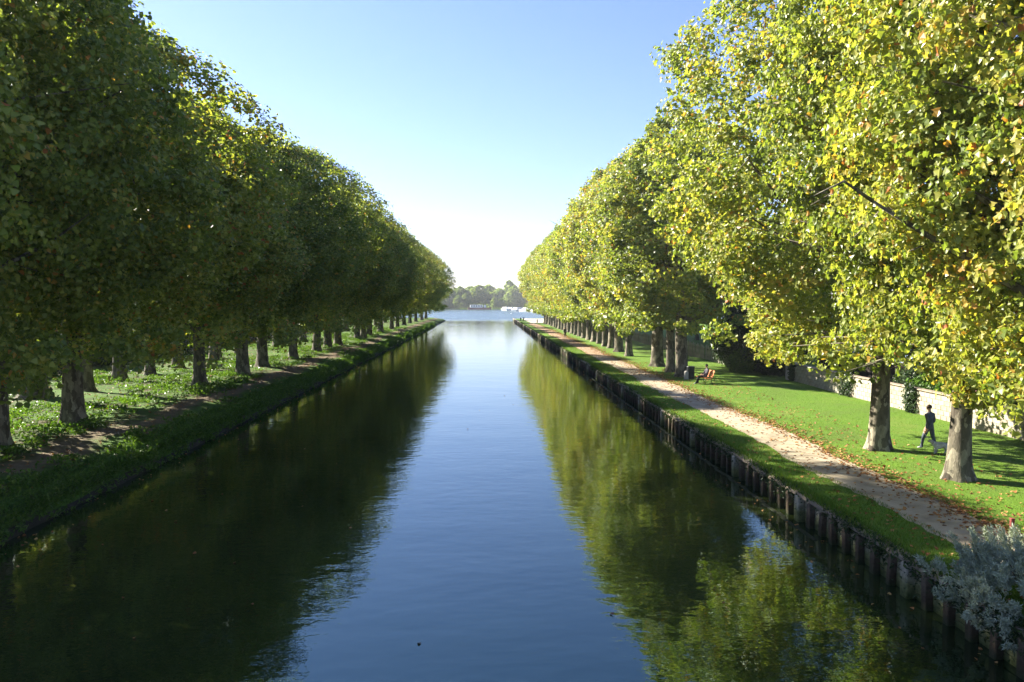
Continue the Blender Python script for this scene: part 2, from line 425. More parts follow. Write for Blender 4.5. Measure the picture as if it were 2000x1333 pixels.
def grid(name, xs, ys, zf, mat, jitter=None):
    vs = []; nx = len(xs)
    for y in ys:
        for x in xs:
            vs.append((x, y, zf(x, y)))
    fs = []
    for j in range(len(ys) - 1):
        for i in range(nx - 1):
            a = j * nx + i
            fs.append((a, a + 1, a + nx + 1, a + nx))
    me = bpy.data.meshes.new(name); me.from_pydata(vs, [], fs); me.materials.append(mat); me.shade_smooth(); me.update()
    o = link(name, me); o['kind'] = 'structure'
    return o

ys_r = [-80, -40, -10] + [i * 1.0 for i in range(0, 101)] + [100 + i * 2.5 for i in range(1, 67)]
xs_r = [9.68, 9.9, 10.4, 10.8, 11.2] + [11.2 + 0.8 * i for i in range(1, 18)] + [28, 34, 45, 70, 120, 250, 500]
def zr(x, y): return -1.0 if y > YR_END - 0.2 + 0.0 and y >= 265 else g_right(x, y)
ys_r = [y for y in ys_r if y < 264.9] + [264.8, 265.0]
grid('lawn', xs_r, ys_r, zr, M['lawn'])
ys_l = [-80, -40, -10] + [i * 1.0 for i in range(0, 131)] + [130 + i * 2.5 for i in range(1, 57)] + [271.8, 272.0]
xs_l = sorted([-13.45, -13.7, -13.95, -14.2, -14.5, -15] + [-15 - 0.8 * i for i in range(1, 26)] + [-38, -45, -60, -100, -200, -500])
def zl(x, y):
    if y >= 272.0: return -1.0
    return g_left(x, y)
grid('woodland_bank', xs_l, ys_l, zl, M['wild'])
# earth face of the left bank, dropping into the water
rng = random.Random(5)
mbk = MB()
vs = []; fs = []
yy = [-80 + 0.5 * i for i in range(705)]
for y in yy:
    vs += [(CL - 0.01, y, g_left(CL, y)), (CL + 0.04 + rng.uniform(-.04, .05), y, 0.17 + rng.uniform(-.03, .03)), (CL + 0.10 + rng.uniform(-.05, .06), y, 0.05), (CL + 0.12, y, -0.6)]
for j in range(len(yy) - 1):
    for i in range(3):
        a = j * 4 + i; fs.append((a, a + 4, a + 5, a + 1))
M['earth'] = surf('wet_earth', (0.010, 0.010, 0.006), (0.030, 0.026, 0.016), 2.0, 0.9, 0.6, 12)
mbk.add(vs, fs)
o = mbk.build('earth_bank', M['earth'], smooth=True); o['kind'] = 'structure'

# water: one sheet for canal and lake
me = bpy.data.meshes.new('water')
me.from_pydata([(-900, -80, 0), (900, -80, 0), (900, 900, 0), (-900, 900, 0)], [], [(0, 1, 2, 3)])
me.materials.append(M['water'])
o = link('water', me); o['kind'] = 'structure'

# far shore
def zfar(x, y):
    return -0.5 if y < 641 else 0.5 + 0.15 * math.sin(x * 0.2) + min(2.5, (y - 642) * 0.004)
grid('far_shore', [-900, -500, -250] + [-120 + 6 * i for i in range(41)] + [250, 500, 900], [640, 642, 645, 650, 665, 700, 900, 1500, 3000], zfar, M['lawn'])

# gravel path, ragged edges
def path_mesh(name, y0, y1, step, mat, dz=0.016, xl=11.3, xr=13.3):
    rg = random.Random(3); vs = []; fs = []; n = int((y1 - y0) / step)
    for j in range(n + 1):
        y = y0 + j * step
        w = 0.12 * math.sin(y * 0.21) + 0.07 * math.sin(y * 0.63)
        a = xl + w + rg.uniform(-.09, .09); b = xr + w * 0.7 + rg.uniform(-.12, .12)
        for k in range(6):
            x = a + (b - a) * k / 5
            vs.append((x, y, g_right(x, y) + dz + (0.0 if 0 < k < 5 else -0.004)))
    for j in range(n):
        for k in range(5):
            q = j * 6 + k; fs.append((q, q + 1, q + 7, q + 6))
    me = bpy.data.meshes.new(name); me.from_pydata(vs, [], fs); me.materials.append(mat); me.shade_smooth()
    o = link(name, me); o['kind'] = 'structure'
    return o
path_mesh('gravel_path', -20, 85, 0.5, M['path'])
path_mesh('leaf_strewn_path', 85, 212, 0.5, M['far_path'])
grid('sandy_yard', [12.2, 14, 16, 18.5, 21], [212 + 2.5 * i for i in range(21)], lambda x, y: g_right(x, y) + 0.03, M['sand'])

# ------------------------------------------------------------------ leaf meshes
LOBED = np.array([(0, 0), (.50, .22), (.24, .42), (.42, .78), (0, 1.0), (-.42, .78), (-.24, .42), (-.50, .22)])
SIMPLE = np.array([(0, 0), (.42, .22), (.36, .68), (0, 1.0), (-.36, .68), (-.42, .22)])
QUAD = np.array([(0, 0), (.42, .5), (0, 1.0), (-.42, .5)])
NARROW = np.array([(0, 0), (.10, .35), (0, 1.0), (-.10, .35)])
BLADE = np.array([(-.07, 0), (.07, 0), (0, 1.0)])

def leaf_mesh(name, P, T, N, size, tint, shape, mat, fold=0.12):
    """one face per leaf: P base point, T direction of the leaf's length, N its face normal"""
    P = np.asarray(P, float); n = len(P); K = len(shape)
    T = T / (np.linalg.norm(T, axis=1, keepdims=True) + 1e-9)
    N = N - T * np.sum(N * T, axis=1, keepdims=True)
    N = N / (np.linalg.norm(N, axis=1, keepdims=True) + 1e-9)
    B = np.cross(T, N)
    sx = shape[:, 0][None, :, None]; sy = shape[:, 1][None, :, None]
    sz = (np.abs(shape[:, 0]) * 0.5 - fold * shape[:, 1] ** 2)[None, :, None]
    V = P[:, None, :] + size[:, None, None] * (sx * B[:, None, :] + sy * T[:, None, :] + sz * N[:, None, :] * (1 if fold else 0))
    me = bpy.data.meshes.new(name)
    me.vertices.add(n * K); me.vertices.foreach_set('co', V.reshape(-1).astype(np.float32))
    me.loops.add(n * K); me.loops.foreach_set('vertex_index', np.arange(n * K, dtype=np.int32))
    me.polygons.add(n)
    me.polygons.foreach_set('loop_start', np.arange(0, n * K, K, dtype=np.int32))
    at = me.attributes.new('tint', 'FLOAT', 'FACE')
    at.data.foreach_set('value', np.clip(tint, 0, 1).astype(np.float32))
    me.materials.append(mat)
    me.update(calc_edges=True)
    me.shade_flat()
    return me

def rnd_dirs(g, n):
    v = g.normal(size=(n, 3)); return v / np.linalg.norm(v, axis=1, keepdims=True)

def crown_mesh(name, seed, rx, ry, z0, z1, nclump, per, size, shape, mat, clump_r=0.75, tint_mu=0.45, lump=0.16, droop=0.5, peak=0.42, inner=0.18, hang=0, drop=1.7):
    g = np.random.default_rng(seed)
    # lumpy radius field: a few random directions swell or dent the outline
    ld = rnd_dirs(g, 26); la = g.uniform(-lump, lump * 1.15, 26)
    n = nclump
    t = g.beta(1.25, 1.15, n); ang = g.uniform(0, 2 * PI, n)
    # profile: rounded top, full middle, tucked-in foot
    tt = np.where(t < peak, 0.5 * t / peak, 0.5 + 0.5 * (t - peak) / (1 - peak))
    prof = np.sin(PI * np.clip(tt, 0.03, 0.985)) ** 0.62
    prof = np.maximum(prof, np.where(t < peak, 0.55, 0))
    rr = np.where(g.random(n) < inner, np.sqrt(g.random(n)) * 0.75, g.uniform(0.80, 1.0, n))
    d = np.stack([np.cos(ang) * prof, np.sin(ang) * prof, (t - 0.45) * 2], 1); d /= np.linalg.norm(d, axis=1, keepdims=True)
    w = 1 + np.sum(la[None] * np.exp((d @ ld.T - 1) * 9), axis=1)
    cx = np.cos(ang) * prof * rx * rr * w; cy = np.sin(ang) * prof * ry * rr * w
    cz = z0 + (z1 - z0) * t * np.clip(w, 0.93, 1.07)
    c = np.stack([cx, cy, cz], 1)
    if hang:                                      # low outer sprays that dangle under the crown
        ha = g.uniform(0, 2 * PI, hang); hr = g.uniform(0.35, 0.95, hang)
        c[:hang] = np.stack([np.cos(ha) * rx * hr * 0.9, np.sin(ha) * ry * hr * 0.9, z0 + g.uniform(-drop, 0.6, hang)], 1)
    cs = g.uniform(0.6, 1.35, n) * clump_r
    if hang: cs[:hang] *= 0.8
    ctint = g.normal(tint_mu, 0.105, n)
    idx = np.repeat(np.arange(n), per)
    m = len(idx)
    off = rnd_dirs(g, m) * (g.random(m) ** 0.45)[:, None] * np.array([1.05, 1.05, 0.85]) * cs[idx][:, None]
    P = c[idx] + off
    out = off / (np.linalg.norm(off, axis=1, keepdims=True) + 1e-6)
    axis = np.stack([c[:, 0] / rx, c[:, 1] / ry, (c[:, 2] - (z0 + z1) / 2) / (z1 - z0) * 1.6], 1)
    axis /= np.linalg.norm(axis, axis=1, keepdims=True) + 1e-6
    N = out * 0.6 + axis[idx] * 0.5 + rnd_dirs(g, n)[idx] * 0.35 + np.array([0, 0, 0.45]) + rnd_dirs(g, m) * 0.65
    T = rnd_dirs(g, m) + np.array([0, 0, -droop]) + axis[idx] * 0.45
    sz = size * g.uniform(0.45, 1.4, m)
    ti = ctint[idx] + g.normal(0, 0.10, m)
    odd = g.random(m); ti = np.where(odd < 0.035, g.uniform(0.8, 1.0, m), ti); ti = np.where(odd > 0.86, ti - 0.2, ti)
    return leaf_mesh(name, P, T, N, sz, ti, shape, mat), c

def trunk_mesh(name, seed, r, h, rx, zt, limbs=8, ribs=5, tips=None, sides=18):
    rg = random.Random(seed); mb = MB()
    ph = rg.uniform(0, 6); lean = (rg.uniform(-.25, .25), rg.uniform(-.25, .25))
    zs = [-0.3, 0.0, 0.12, 0.3, 0.6, 1.0, 1.6, 2.4, 3.4, 4.6, h, h + 3, h + 6.5]
    vs = []
    for z in zs:
        fl = 1 + 0.40 * math.exp(-max(z, 0) / 0.32) + 0.10 * math.exp(-max(z, 0) / 1.8)
        tp = 1 if z < h else max(0.25, 1 - (z - h) / 9)
        tp *= 1 - 0.035 * min(z, h)
        for k in range(sides):
            a = 2 * PI * k / sides
            rib = 1 + (0.03 + 0.16 * math.exp(-max(z, 0) / 0.5)) * math.sin(ribs * a + ph) + 0.05 * math.sin(2 * a + z * 0.7 + ph) + rg.uniform(-.025, .025)
            q = r * fl * tp * rib
            vs.append((math.cos(a) * q + lean[0] * z * 0.12, math.sin(a) * q + lean[1] * z * 0.12, z))
    fs = []
    for i in range(len(zs) - 1):
        for k in range(sides):
            j = (k + 1) % sides; fs.append((i * sides + k, i * sides + j, (i + 1) * sides + j, (i + 1) * sides + k))
    mb.add(vs, fs)
    for b in range(limbs):
        a = 2 * PI * b / limbs + rg.uniform(-.4, .4)
        z0 = h * 0.72 + rg.uniform(0, 5.5); L = rg.uniform(0.55, 0.9) * rx; up = rg.uniform(0.5, 1.7)
        x0, y0 = lean[0] * z0 * 0.12, lean[1] * z0 * 0.12
        pts = []; rad = []
        for s in range(6):
            q = s / 5
            pts.append((x0 + math.cos(a + 0.25 * q) * L * q + rg.uniform(-.15, .15) * q, y0 + math.sin(a + 0.25 * q) * L * q + rg.uniform(-.15, .15) * q,
                        min(z0 + L * up * q ** 0.85, zt - 1.5)))
            rad.append(r * 0.42 * (1 - 0.85 * q) + 0.015)
        mb.tube(pts, rad, 7)
        for s in range(2, 6):                       # side branches
            p = Vector(pts[s]); aa = a + rg.uniform(-1.3, 1.3); l2 = rg.uniform(1.2, 2.6)
            mb.tube([p, p + Vector((math.cos(aa) * l2 * .5, math.sin(aa) * l2 * .5, l2 * .3)), p + Vector((math.cos(aa) * l2, math.sin(aa) * l2, l2 * rg.uniform(-.1, .6)))], [0.05, 0.035, 0.012], 5)
    if tips is not None:                            # twigs out to some of the leaf clumps
        for c in tips:
            c = Vector(c); zz = max(h * 0.8, min(c.z - 2.2, h + 5.5)); s = Vector((lean[0] * zz * .12, lean[1] * zz * .12, zz))
            mb.tube([s, (s + c) / 2 + Vector((0, 0, 0.35)), c], [0.07, 0.04, 0.012], 5)
    return mb.mesh(name, M['bark'], smooth=True)

# crowns: big ones at the near end of the right row, slimmer ones beyond, wide ones on the left
big = []; reg = []; lef = []
for i in range(2):
    me, c = crown_mesh('big_crown', 11 + i, 6.7 if i == 0 else 6.1, 7.4, 4.0, 22.6, 980, 96, 0.175, LOBED, M['leaf'], 0.80, 0.53, 0.20, hang=30, drop=0.6, peak=0.31 if i == 0 else 0.40)
    big.append((me, c))
for i in range(2):
    me, c = crown_mesh('row_crown', 21 + i, 5.7, 4.8, 4.6, 20.3, 620, 74, 0.22, SIMPLE, M['leaf'], 0.78, 0.50, 0.17, hang=18, drop=0.9)
    reg.append((me, c))
for i in range(2):
    me, c = crown_mesh('wide_crown', 31 + i, 7.2, 5.2, 4.8, 20.8, 880, 62, 0.185, SIMPLE, M['leaf'], 0.82, 0.42, 0.20, hang=44)
    lef.append((me, c))
back_c = [crown_mesh('back_crown', 41 + i, 4.5, 4.5, 6.6, 20.2, 440, 40, 0.36, QUAD, M['leaf'], 0.85, 0.42, 0.16)[0] for i in range(2)]
far_c = [crown_mesh('far_crown', 51 + i, 8.5, 8.0, 0.8, 19.5, 330, 34, 0.95, QUAD, M['far_leaf'], 1.35, 0.45, 0.22, inner=0.2, peak=0.36 + 0.06 * i)[0] for i in range(3)]
tr_big = [trunk_mesh('big_trunk', 61 + i, 0.36, 5.0, 7, 22, 10, 5, np.concatenate([big[i][1][:16], big[i][1][16::14]])) for i in range(2)]
tr_reg = [trunk_mesh('row_trunk', 71 + i, 0.40, 5.0, 5.5, 18.5, 8, 4 + i, reg[i % 2][1][::20]) for i in range(3)]
tr_lef = [trunk_mesh('wide_trunk', 81 + i, 0.50, 5.0, 6.5, 19, 8, 5 - i, lef[i % 2][1][::22]) for i in range(3)]
tr_back = [trunk_mesh('back_trunk', 91 + i, 0.44, 5.5, 4, 17, 6, 4) for i in range(2)]

def tree(name, x, y, z, trunk, crown, label, cat, group, rz=0.0, cr=None, sc=(1, 1, 1), ts=1.0, coff=(0, 0)):
    t = empty(name, (x, y, z), 0, label, cat, group)
    link('trunk', trunk, t, rot=(0, 0, random.uniform(0, 6)), scale=(ts, ts, 1))
    link('crown', crown, t, loc=(coff[0], coff[1], coff[2] if len(coff) > 2 else 0), rot=(0, 0, rz), scale=sc)
    return t

ORD = ['first', 'second', 'third', 'fourth', 'fifth', 'sixth', 'seventh', 'eighth', 'ninth', 'tenth', 'eleventh', 'twelfth', 'thirteenth', 'fourteenth',
       'fifteenth', 'sixteenth', 'seventeenth', 'eighteenth', 'nineteenth', 'twentieth', 'twenty-first', 'twenty-second', 'twenty-third', 'twenty-fourth',
       'twenty-fifth', 'twenty-sixth', 'twenty-seventh', 'twenty-eighth', 'twenty-ninth', 'thirtieth']
random.seed(12)
right_d = [(15.4, 18.8), (15.47, 25.35), (15.43, 30.5), (15.25, 61.0), (15.3, 65.0), (15.4, 70.6), (15.3, 84), (15.4, 91), (15.7, 98), (15.7, 103), (15.7, 108.5),
           (15.8, 114), (15.8, 120), (15.8, 126), (15.8, 131.5), (15.8, 137), (15.8, 143), (15.8, 149), (15.8, 155), (15.8, 161), (15.8, 167), (15.8, 173.5),
           (15.8, 180), (15.8, 187), (15.8, 194), (15.8, 201), (15.8, 208)]
r_lab = {0: 'plane tree whose leaves enter at the right edge, trunk out of view', 1: 'yellow-green plane tree with leaf sprays low on its trunk, beside the dog walker',
         2: 'yellow-green plane tree with flared pale trunk standing before the white wall', 3: 'plane tree with ribbed pale trunk next to the litter bin and bench',
         4: 'plane tree with dark slim trunk, between the bin tree and a flared trunk', 5: 'plane tree with widely flared trunk foot beyond the dark slim trunk'}
for i, (x, y) in enumerate(right_d):
    lab = r_lab.get(i, 'golden-green plane tree, %s trunk along the path beyond the widely flared trunk' % (ORD[i - 6] if i < 36 else ''))
    if i < 3:
        b = i % 2
        tree('plane_tree', x, y, g_right(x, y) - 0.02, tr_big[b], big[b][0], lab, 'tree', 'plane trees along the path', [3.2, 2.9, 3.6][i], None,
             [(0.92, 0.92, 1), (0.9, 0.9, 1.0), (1.02, 1.2, 1.0)][i], 0.95, (0.0, 1.5 if i == 2 else 0, 0.75 if i == 1 else 0))
    else:
        b = i % 2
        s = random.uniform(0.93, 1.06)
        wide = 1.3 if i == 3 else (1.35 if i == 6 else 1.0)
        tree('plane_tree', x, y, g_right(x, y) - 0.02, tr_reg[i % 3], reg[b][0], lab, 'tree', 'plane trees along the path', random.choice([0, PI]) + random.uniform(-.3, .3), None,
             (s * (1.12 if i == 3 else 1.0), s * wide, random.uniform(0.88, 0.99)), random.uniform(0.9, 1.2) if i > 5 else [1.15, 0.9, 1.3][i - 3], (-0.7, 0))
# low leaf sprays that stand out from the nearest trunk
near_tree = [o for o in C.objects if o.name.startswith('plane_tree') and 'dog walker' in o.get('label', '')][0]
sc_ = np.array([(.05, -.45, 2.75), (-.12, -.40, 3.0), (.35, -.50, 2.45), (.75, -.35, 2.7), (.2, -.55, 3.1), (1.0, -.2, 3.3), (-.3, -.1, 3.4)]); gg = np.random.default_rng(8)
ix = np.repeat(np.arange(7), 60); of = rnd_dirs(gg, len(ix)) * (gg.random(len(ix)) ** .5)[:, None] * np.array([.36, .36, .30])
link('low_spray', leaf_mesh('low_spray', sc_[ix] + of, rnd_dirs(gg, len(ix)) + np.array([0, 0, -.5]), of + np.array([0, -.1, .2]) + rnd_dirs(gg, len(ix)) * .3, .16 * gg.uniform(.6, 1.3, len(ix)), gg.normal(.62, .14, len(ix)), LOBED, M['leaf']), near_tree)
tw_ = MB()
for c_ in sc_: tw_.tube([(0, 0, c_[2] - .25), (c_[0] * .6, c_[1] * .6, c_[2] + .05), tuple(c_)], [.035, .02, .008], 5)
tw_.build('twig', M['bark'], near_tree, True)
left_d = [(-19.0, 18.5), (-18.9, 25), (-18.9, 31.2), (-19.1, 37.4), (-19.4, 54.7), (-18.8, 62.5), (-19.2, 69.3), (-19.0, 79.5), (-19.0, 90.5), (-19.2, 98), (-19.0, 103.5),
          (-19.4, 121.5), (-19.3, 127), (-19.2, 133), (-19.1, 147), (-19.1, 164), (-19.3, 176), (-19.2, 190), (-19.3, 206), (-19.2, 222), (-19.0, 240), (-19.0, 258)]
l_lab = {0: 'plane tree whose dark crown enters at the top left corner, trunk out of view', 1: 'plane tree with only its dark crown in view at the left edge',
         2: 'dark plane tree whose trunk foot is cut by the left edge', 3: 'thick-trunked dark plane tree, the nearest whole trunk on the left bank',
         4: 'dark plane tree with straight trunk standing alone in dappled light on the left bank', 5: 'dark plane tree with narrow grey trunk, next after the lone straight one'}
for i, (x, y) in enumerate(left_d):
    lab = l_lab.get(i, 'dark plane tree, %s waterside trunk after the narrow grey one' % ORD[i - 6])
    nb = left_d[min(i + 1, len(left_d) - 1)][1] - left_d[max(i - 1, 0)][1]
    wy = max(0.95, min(1.25, nb / 12.5)) if i not in (3, 4) else 1.55 if i > 0 else 1
    s = random.uniform(0.94, 1.07)
    tree('plane_tree', x, y, g_left(x, y) - 0.05, tr_lef[i % 3], lef[i % 2][0], lab, 'tree', 'plane trees on the left waterside', random.choice([0, PI]) + random.uniform(-.25, .25), None,
         (s, s * wy, random.uniform(0.84, 0.95) if y > 50 else random.uniform(0.88, 0.93)), random.uniform(0.8, 1.0), (0.5 if y < 50 else 1.0, {3: 2.2, 4: -3.4}.get(i, 0)))
back_d = [(-26.4, 22), (-26.2, 29), (-26.5, 36), (-26.4, 47.4), (-25.4, 51.5), (-26.4, 58.3), (-26.0, 62.6), (-25.4, 75.8), (-26.3, 69), (-26, 85), (-25.9, 99.6), (-25.6, 113), (-26, 124),  # one tree is added in the gap to keep sun off the front crowns
          (-26, 137), (-26, 150), (-26, 163), (-26, 178), (-26.5, 194), (-26.5, 212), (-26.5, 230), (-26.5, 250)]
b_lab = {0: 'plane tree behind the left row at the frame edge, only leaves in view', 1: 'back-row plane tree hidden behind the cut trunk at the left edge',
         2: 'back-row plane tree with leaves above the sunlit plants at the left edge', 3: 'very thick mottled trunk in the back row at far left',
         4: 'back-row trunk half hidden behind the nearest whole trunk', 5: 'dark crooked back-row trunk with sunlit plants around it',
         6: 'back-row trunk with a bright sunlit left edge', 7: 'ivy-dark back-row trunk just behind the lone straight tree', 8: 'back-row tree added to block sun, between the sunlit-edged one and the ivy-dark one'}
for i, (x, y) in enumerate(back_d):
    lab = b_lab.get(i, 'back-row plane tree on the left, %s beyond the ivy-dark trunk' % ORD[i - 9])
    s = random.uniform(0.9, 1.08)
    tree('plane_tree', x, y, g_left(x, y) - 0.05, tr_back[i % 2], back_c[i % 2], lab, 'tree', 'plane trees of the left back row', random.uniform(0, 6), None,
         (s, s, random.uniform(0.92, 1.05)), [1, 1, 1, 1.45, .9, 0.95, .85, 1.15][i] if i < 8 else random.uniform(0.85, 1.15))

# ------------------------------------------------------------------ quay wall on the right
QX = CR
quay = empty('quay_wall', (QX, 0, 0), 0, 'low concrete quay wall with brown timber piles along the right water edge', 'quay wall')
rg = random.Random(9)
piles = []
for k in range(3):
    mb = MB(); mb.box((0, 0, -0.02), (0.17, 0.19 + 0.02 * k, 1.5), bev=0.02)
    piles.append(mb.mesh('pile', M['pile']))
big_pile = MB().box((0, 0, 0.0), (0.22, 0.30, 1.56), bev=0.025).mesh('wide_pile', M['panel'])
ys_p = [12 + 0.78 * i for i in range(324)]
far = MB()
for i, y in enumerate(ys_p):
    if i < 285:
        if i % 8 == 7: link('pile', big_pile, quay, (-0.10, y, 0), (0, 0, rg.uniform(-.03, .03)))
        else: link('pile', rg.choice(piles), quay, (-0.08 + rg.uniform(-.015, .015), y, rg.uniform(-.09, .02)), (rg.uniform(-.04, .04), rg.uniform(-.05, .05), rg.uniform(-.05, .05)))
    else: far.box((-0.08, y, -0.02), (0.17, 0.2, 1.5))
for i in range(30): far.box((-0.08, 12 - 0.78 * (i + 1), -0.02), (0.17, 0.2, 1.5))
o = far.build('pile_run', M['pile'], quay); o['kind'] = 'stuff'
pan = [MB().box((0, 0, 0), (0.07, 3.09, 0.29), bev=0.012).mesh('panel', M['panel']) for k in range(1)]
capm = MB().box((0, 0, 0), (0.36, 3.09, 0.10), bev=0.015).mesh('cap_beam', M['cap'])
farp = MB(); farc = MB()
for j in range(-10, 84):
    y = 12 + 0.39 + 3.12 * j + 1.17
    for r_ in range(3):
        zz = 0.60 - 0.30 * r_; yo = 0.78 * (r_ % 2)
        if 0 <= j < 24: link('panel', pan[0], quay, (0.045 + rg.uniform(-.01, .01), y + yo, zz), (0, rg.uniform(-.02, .02), 0))
        else: farp.box((0.045, y + yo, zz), (0.07, 3.09, 0.29))
    if 0 <= j < 24: link('cap_beam', capm, quay, (0.03 + rg.uniform(-.012, .012), y + .39, 0.80 + rg.uniform(-.008, .008)), (0, rg.uniform(-.02, .02), rg.uniform(-.004, .004)))
    else: farc.box((0.03, y + .39, 0.80), (0.36, 3.09, 0.10))
o = farp.build('panel_run', M['panel'], quay); o['kind'] = 'stuff'
o = farc.build('cap_beam_run', M['cap'], quay); o['kind'] = 'stuff'
MB().box((0.25, 100, -0.2), (0.30, 330, 1.9)).build('backing', M['earth'], quay)
# low ledge of stones in the water at the foot of the wall
ledge = MB()
for y in np.arange(22, 70, 0.6):
    ledge.box((QX - 0.42 + rg.uniform(-.05, .05), y, -0.05), (0.16, 0.62, 0.13), rg.uniform(-.05, .05), 0.02)
o = ledge.build('stone_ledge', M['pile']); tag(o, 'low mossy stone ledge at water level below the quay wall', 'ledge')

# ------------------------------------------------------------------ grass, plants, litter
g = np.random.default_rng(77)
def scatter_blades(name, x0, x1, yfun, n, h, mat, label, cat, keep=None, zf=g_right, shape=BLADE, wid=1.0):
    x = g.uniform(x0, x1, n); y = yfun(n)
    if keep is not None:
        k = keep(x, y); x, y = x[k], y[k]
    z = np.array([zf(a, b) for a, b in zip(x, y)])
    m = len(x)
    T = rnd_dirs(g, m) * 0.55 + np.array([0, 0, 1.0]); N = rnd_dirs(g, m)
    me = leaf_mesh(name, np.stack([x, y, z - 0.01], 1), T, N, h * g.uniform(0.5, 1.3, m) , np.clip(g.normal(0.5, 0.25, m), 0, 1), shape * np.array([wid, 1]), mat, 0.0)
    o = link(name, me); o['kind'] = 'stuff'; tag(o, label, cat)
    return o
near = lambda a, b: (lambda n: a + (b - a) * g.random(n) ** 1.7)
scatter_blades('lawn_grass', 13.4, 24.5, near(17, 75), 90000, 0.075, M['grass_blade'], 'short mown grass of the sunlit lawn', 'grass')
scatter_blades('verge_grass', 9.75, 11.4, near(11, 120), 60000, 0.09, M['grass_blade'], 'grass strip between the quay wall and the path', 'grass')
scatter_blades('edge_grass', 9.56, 9.95, near(11, 220), 30000, 0.22, M['grass_blade'], 'longer grass hanging over the edge of the quay wall', 'grass')

def leafy(name, x, y, z, h, size, mat, label, cat, tint=0.5, shape=QUAD):
    m = len(x)
    T = rnd_dirs(g, m) * 0.9 + np.array([0, 0, 0.35]); N = rnd_dirs(g, m) * 0.7 + np.array([0, 0, 1.0])
    me = leaf_mesh(name, np.stack([x, y, z + h], 1), T, N, size * g.uniform(0.6, 1.35, m), g.normal(tint, 0.2, m), shape, mat, 0.1)
    o = link(name, me); o['kind'] = 'stuff'; tag(o, label, cat)
    return o
# undergrowth on the left bank: patches around the trunks and beyond, thin on the track
n = 2600
px = g.uniform(-32, -13.7, n); py = 20 + 150 * g.random(n) ** 1.6
lane = -15.9 + 0.8 * np.sin(py * 0.13)
pat = np.sin(px * 0.55 + 1.3 * np.sin(py * 0.21)) + np.sin(py * 0.33 + px * 0.2) + g.normal(0, 0.5, n)
keep = (np.abs(px - lane) > 0.8) & ((pat > -0.6) | (px > -15.2))
px, py = px[keep], py[keep]
rad = g.uniform(0.25, 0.75, len(px)); ht = g.uniform(0.10, 0.38, len(px)); ht = np.where(px > -15, ht * 0.6, ht)
per = 46
idx = np.repeat(np.arange(len(px)), per)
ang = g.uniform(0, 2 * PI, len(idx)); rr = np.sqrt(g.random(len(idx)))
X = np.minimum(px[idx] + np.cos(ang) * rr * rad[idx], -13.5); Y = py[idx] + np.sin(ang) * rr * rad[idx]
Z = np.array([g_left(a, b) for a, b in zip(X, Y)])
H = ht[idx] * (1 - 0.7 * rr ** 2) * g.uniform(0.5, 1.1, len(idx))
leafy('undergrowth', X, Y, Z, H, 0.13, M['plant_leaf'], 'bright green nettles and low plants covering the left bank', 'undergrowth', 0.5)
n = 42000
X = g.uniform(-14.9, -13.30, n); Y = 18 + 200 * g.random(n) ** 1.6
Z = np.array([g_left(a, b) for a, b in zip(X, Y)]) - np.where(X > -13.6, g.uniform(0, 0.14, n), 0)
leafy('bank_grass', X, Y, Z, g.uniform(-0.02, 0.08, n), 0.17, M['plant_leaf'], 'rough grass spilling over the left bank edge', 'grass', 0.35, NARROW * np.array([1.5, 1]))
n = 620; cy = 18 + 200 * g.random(n) ** 1.5; cx = g.normal(-13.62, 0.16, n); idx = np.repeat(np.arange(n), 46)
Y = cy[idx] + g.normal(0, 0.30, len(idx)); X = np.minimum(cx[idx] + g.normal(0, 0.16, len(idx)), -13.12)
top = g.uniform(0.12, 0.42, n)
Z = np.array([g_left(min(a, CL), b) for a, b in zip(X, Y)])
H = np.where(X > CL, -g.random(len(idx)) * 0.18, g.random(len(idx)) * top[idx])
leafy('bank_plants', X, Y, Z, H, 0.15, M['plant_leaf'], 'taller weeds leaning over the water along the left bank', 'weeds', 0.4, NARROW * np.array([2.6, 1]))
# sprays hanging down the quay wall
n = 190; cy = 12.5 + 130 * g.random(n) ** 1.7; idx = np.repeat(np.arange(n), 90)
sw = g.uniform(0.2, 0.75, n)
Y = cy[idx] + g.normal(0, 1, len(idx)) * sw[idx]; X = QX - 0.08 + g.normal(0, 0.10, len(idx)); Z = 0.90 - np.abs(g.normal(0, 0.22, len(idx)))
leafy('quay_plants', X, Y, Z, 0 * X, 0.12, M['hedge_leaf'], 'dark trailing plants hanging down the quay wall', 'plants', 0.45, NARROW * np.array([2.2, 1]))
# fallen leaves
def litter(name, x, y, zf, size, label, lift=0.02):
    m = len(x); z = np.array([zf(a, b) for a, b in zip(x, y)]) + lift
    T = rnd_dirs(g, m) * np.array([1, 1, 0.25]); N = rnd_dirs(g, m) * 0.45 + np.array([0, 0, 1])
    me = leaf_mesh(name, np.stack([x, y, z], 1), T, N, size * g.uniform(0.6, 1.3, m), g.random(m), SIMPLE, M['litter'], 0.2)
    o = link(name, me); o['kind'] = 'stuff'; tag(o, label, 'leaves')
n = 7000
y = 15 + 150 * g.random(n) ** 1.7; x = 13.35 + g.normal(0, 0.45, n) + 0.1 * np.sin(y * 0.21)
x2 = g.uniform(10, 17.5, 2600); y2 = 15 + 60 * g.random(2600) ** 1.4
x3 = g.uniform(10.8, 14, 2600); y3 = 60 + 140 * g.random(2600)
litter('path_leaves', np.concatenate([x, x2, x3]), np.concatenate([y, y2, y3]), g_right, 0.105, 'orange fallen leaves strewn along the path edge')
x = g.uniform(-30, -14.5, 3500); y = 20 + 90 * g.random(3500) ** 1.5
litter('bank_leaves', x, y, g_left, 0.12, 'brown fallen leaves scattered on the left bank')
x = np.concatenate([g.uniform(-12, 8, 50), -13.2 + np.abs(g.normal(0, .7, 160)), 9.5 - np.abs(g.normal(0, .6, 110))]); y = 14 + 70 * g.random(len(x)) ** 1.3
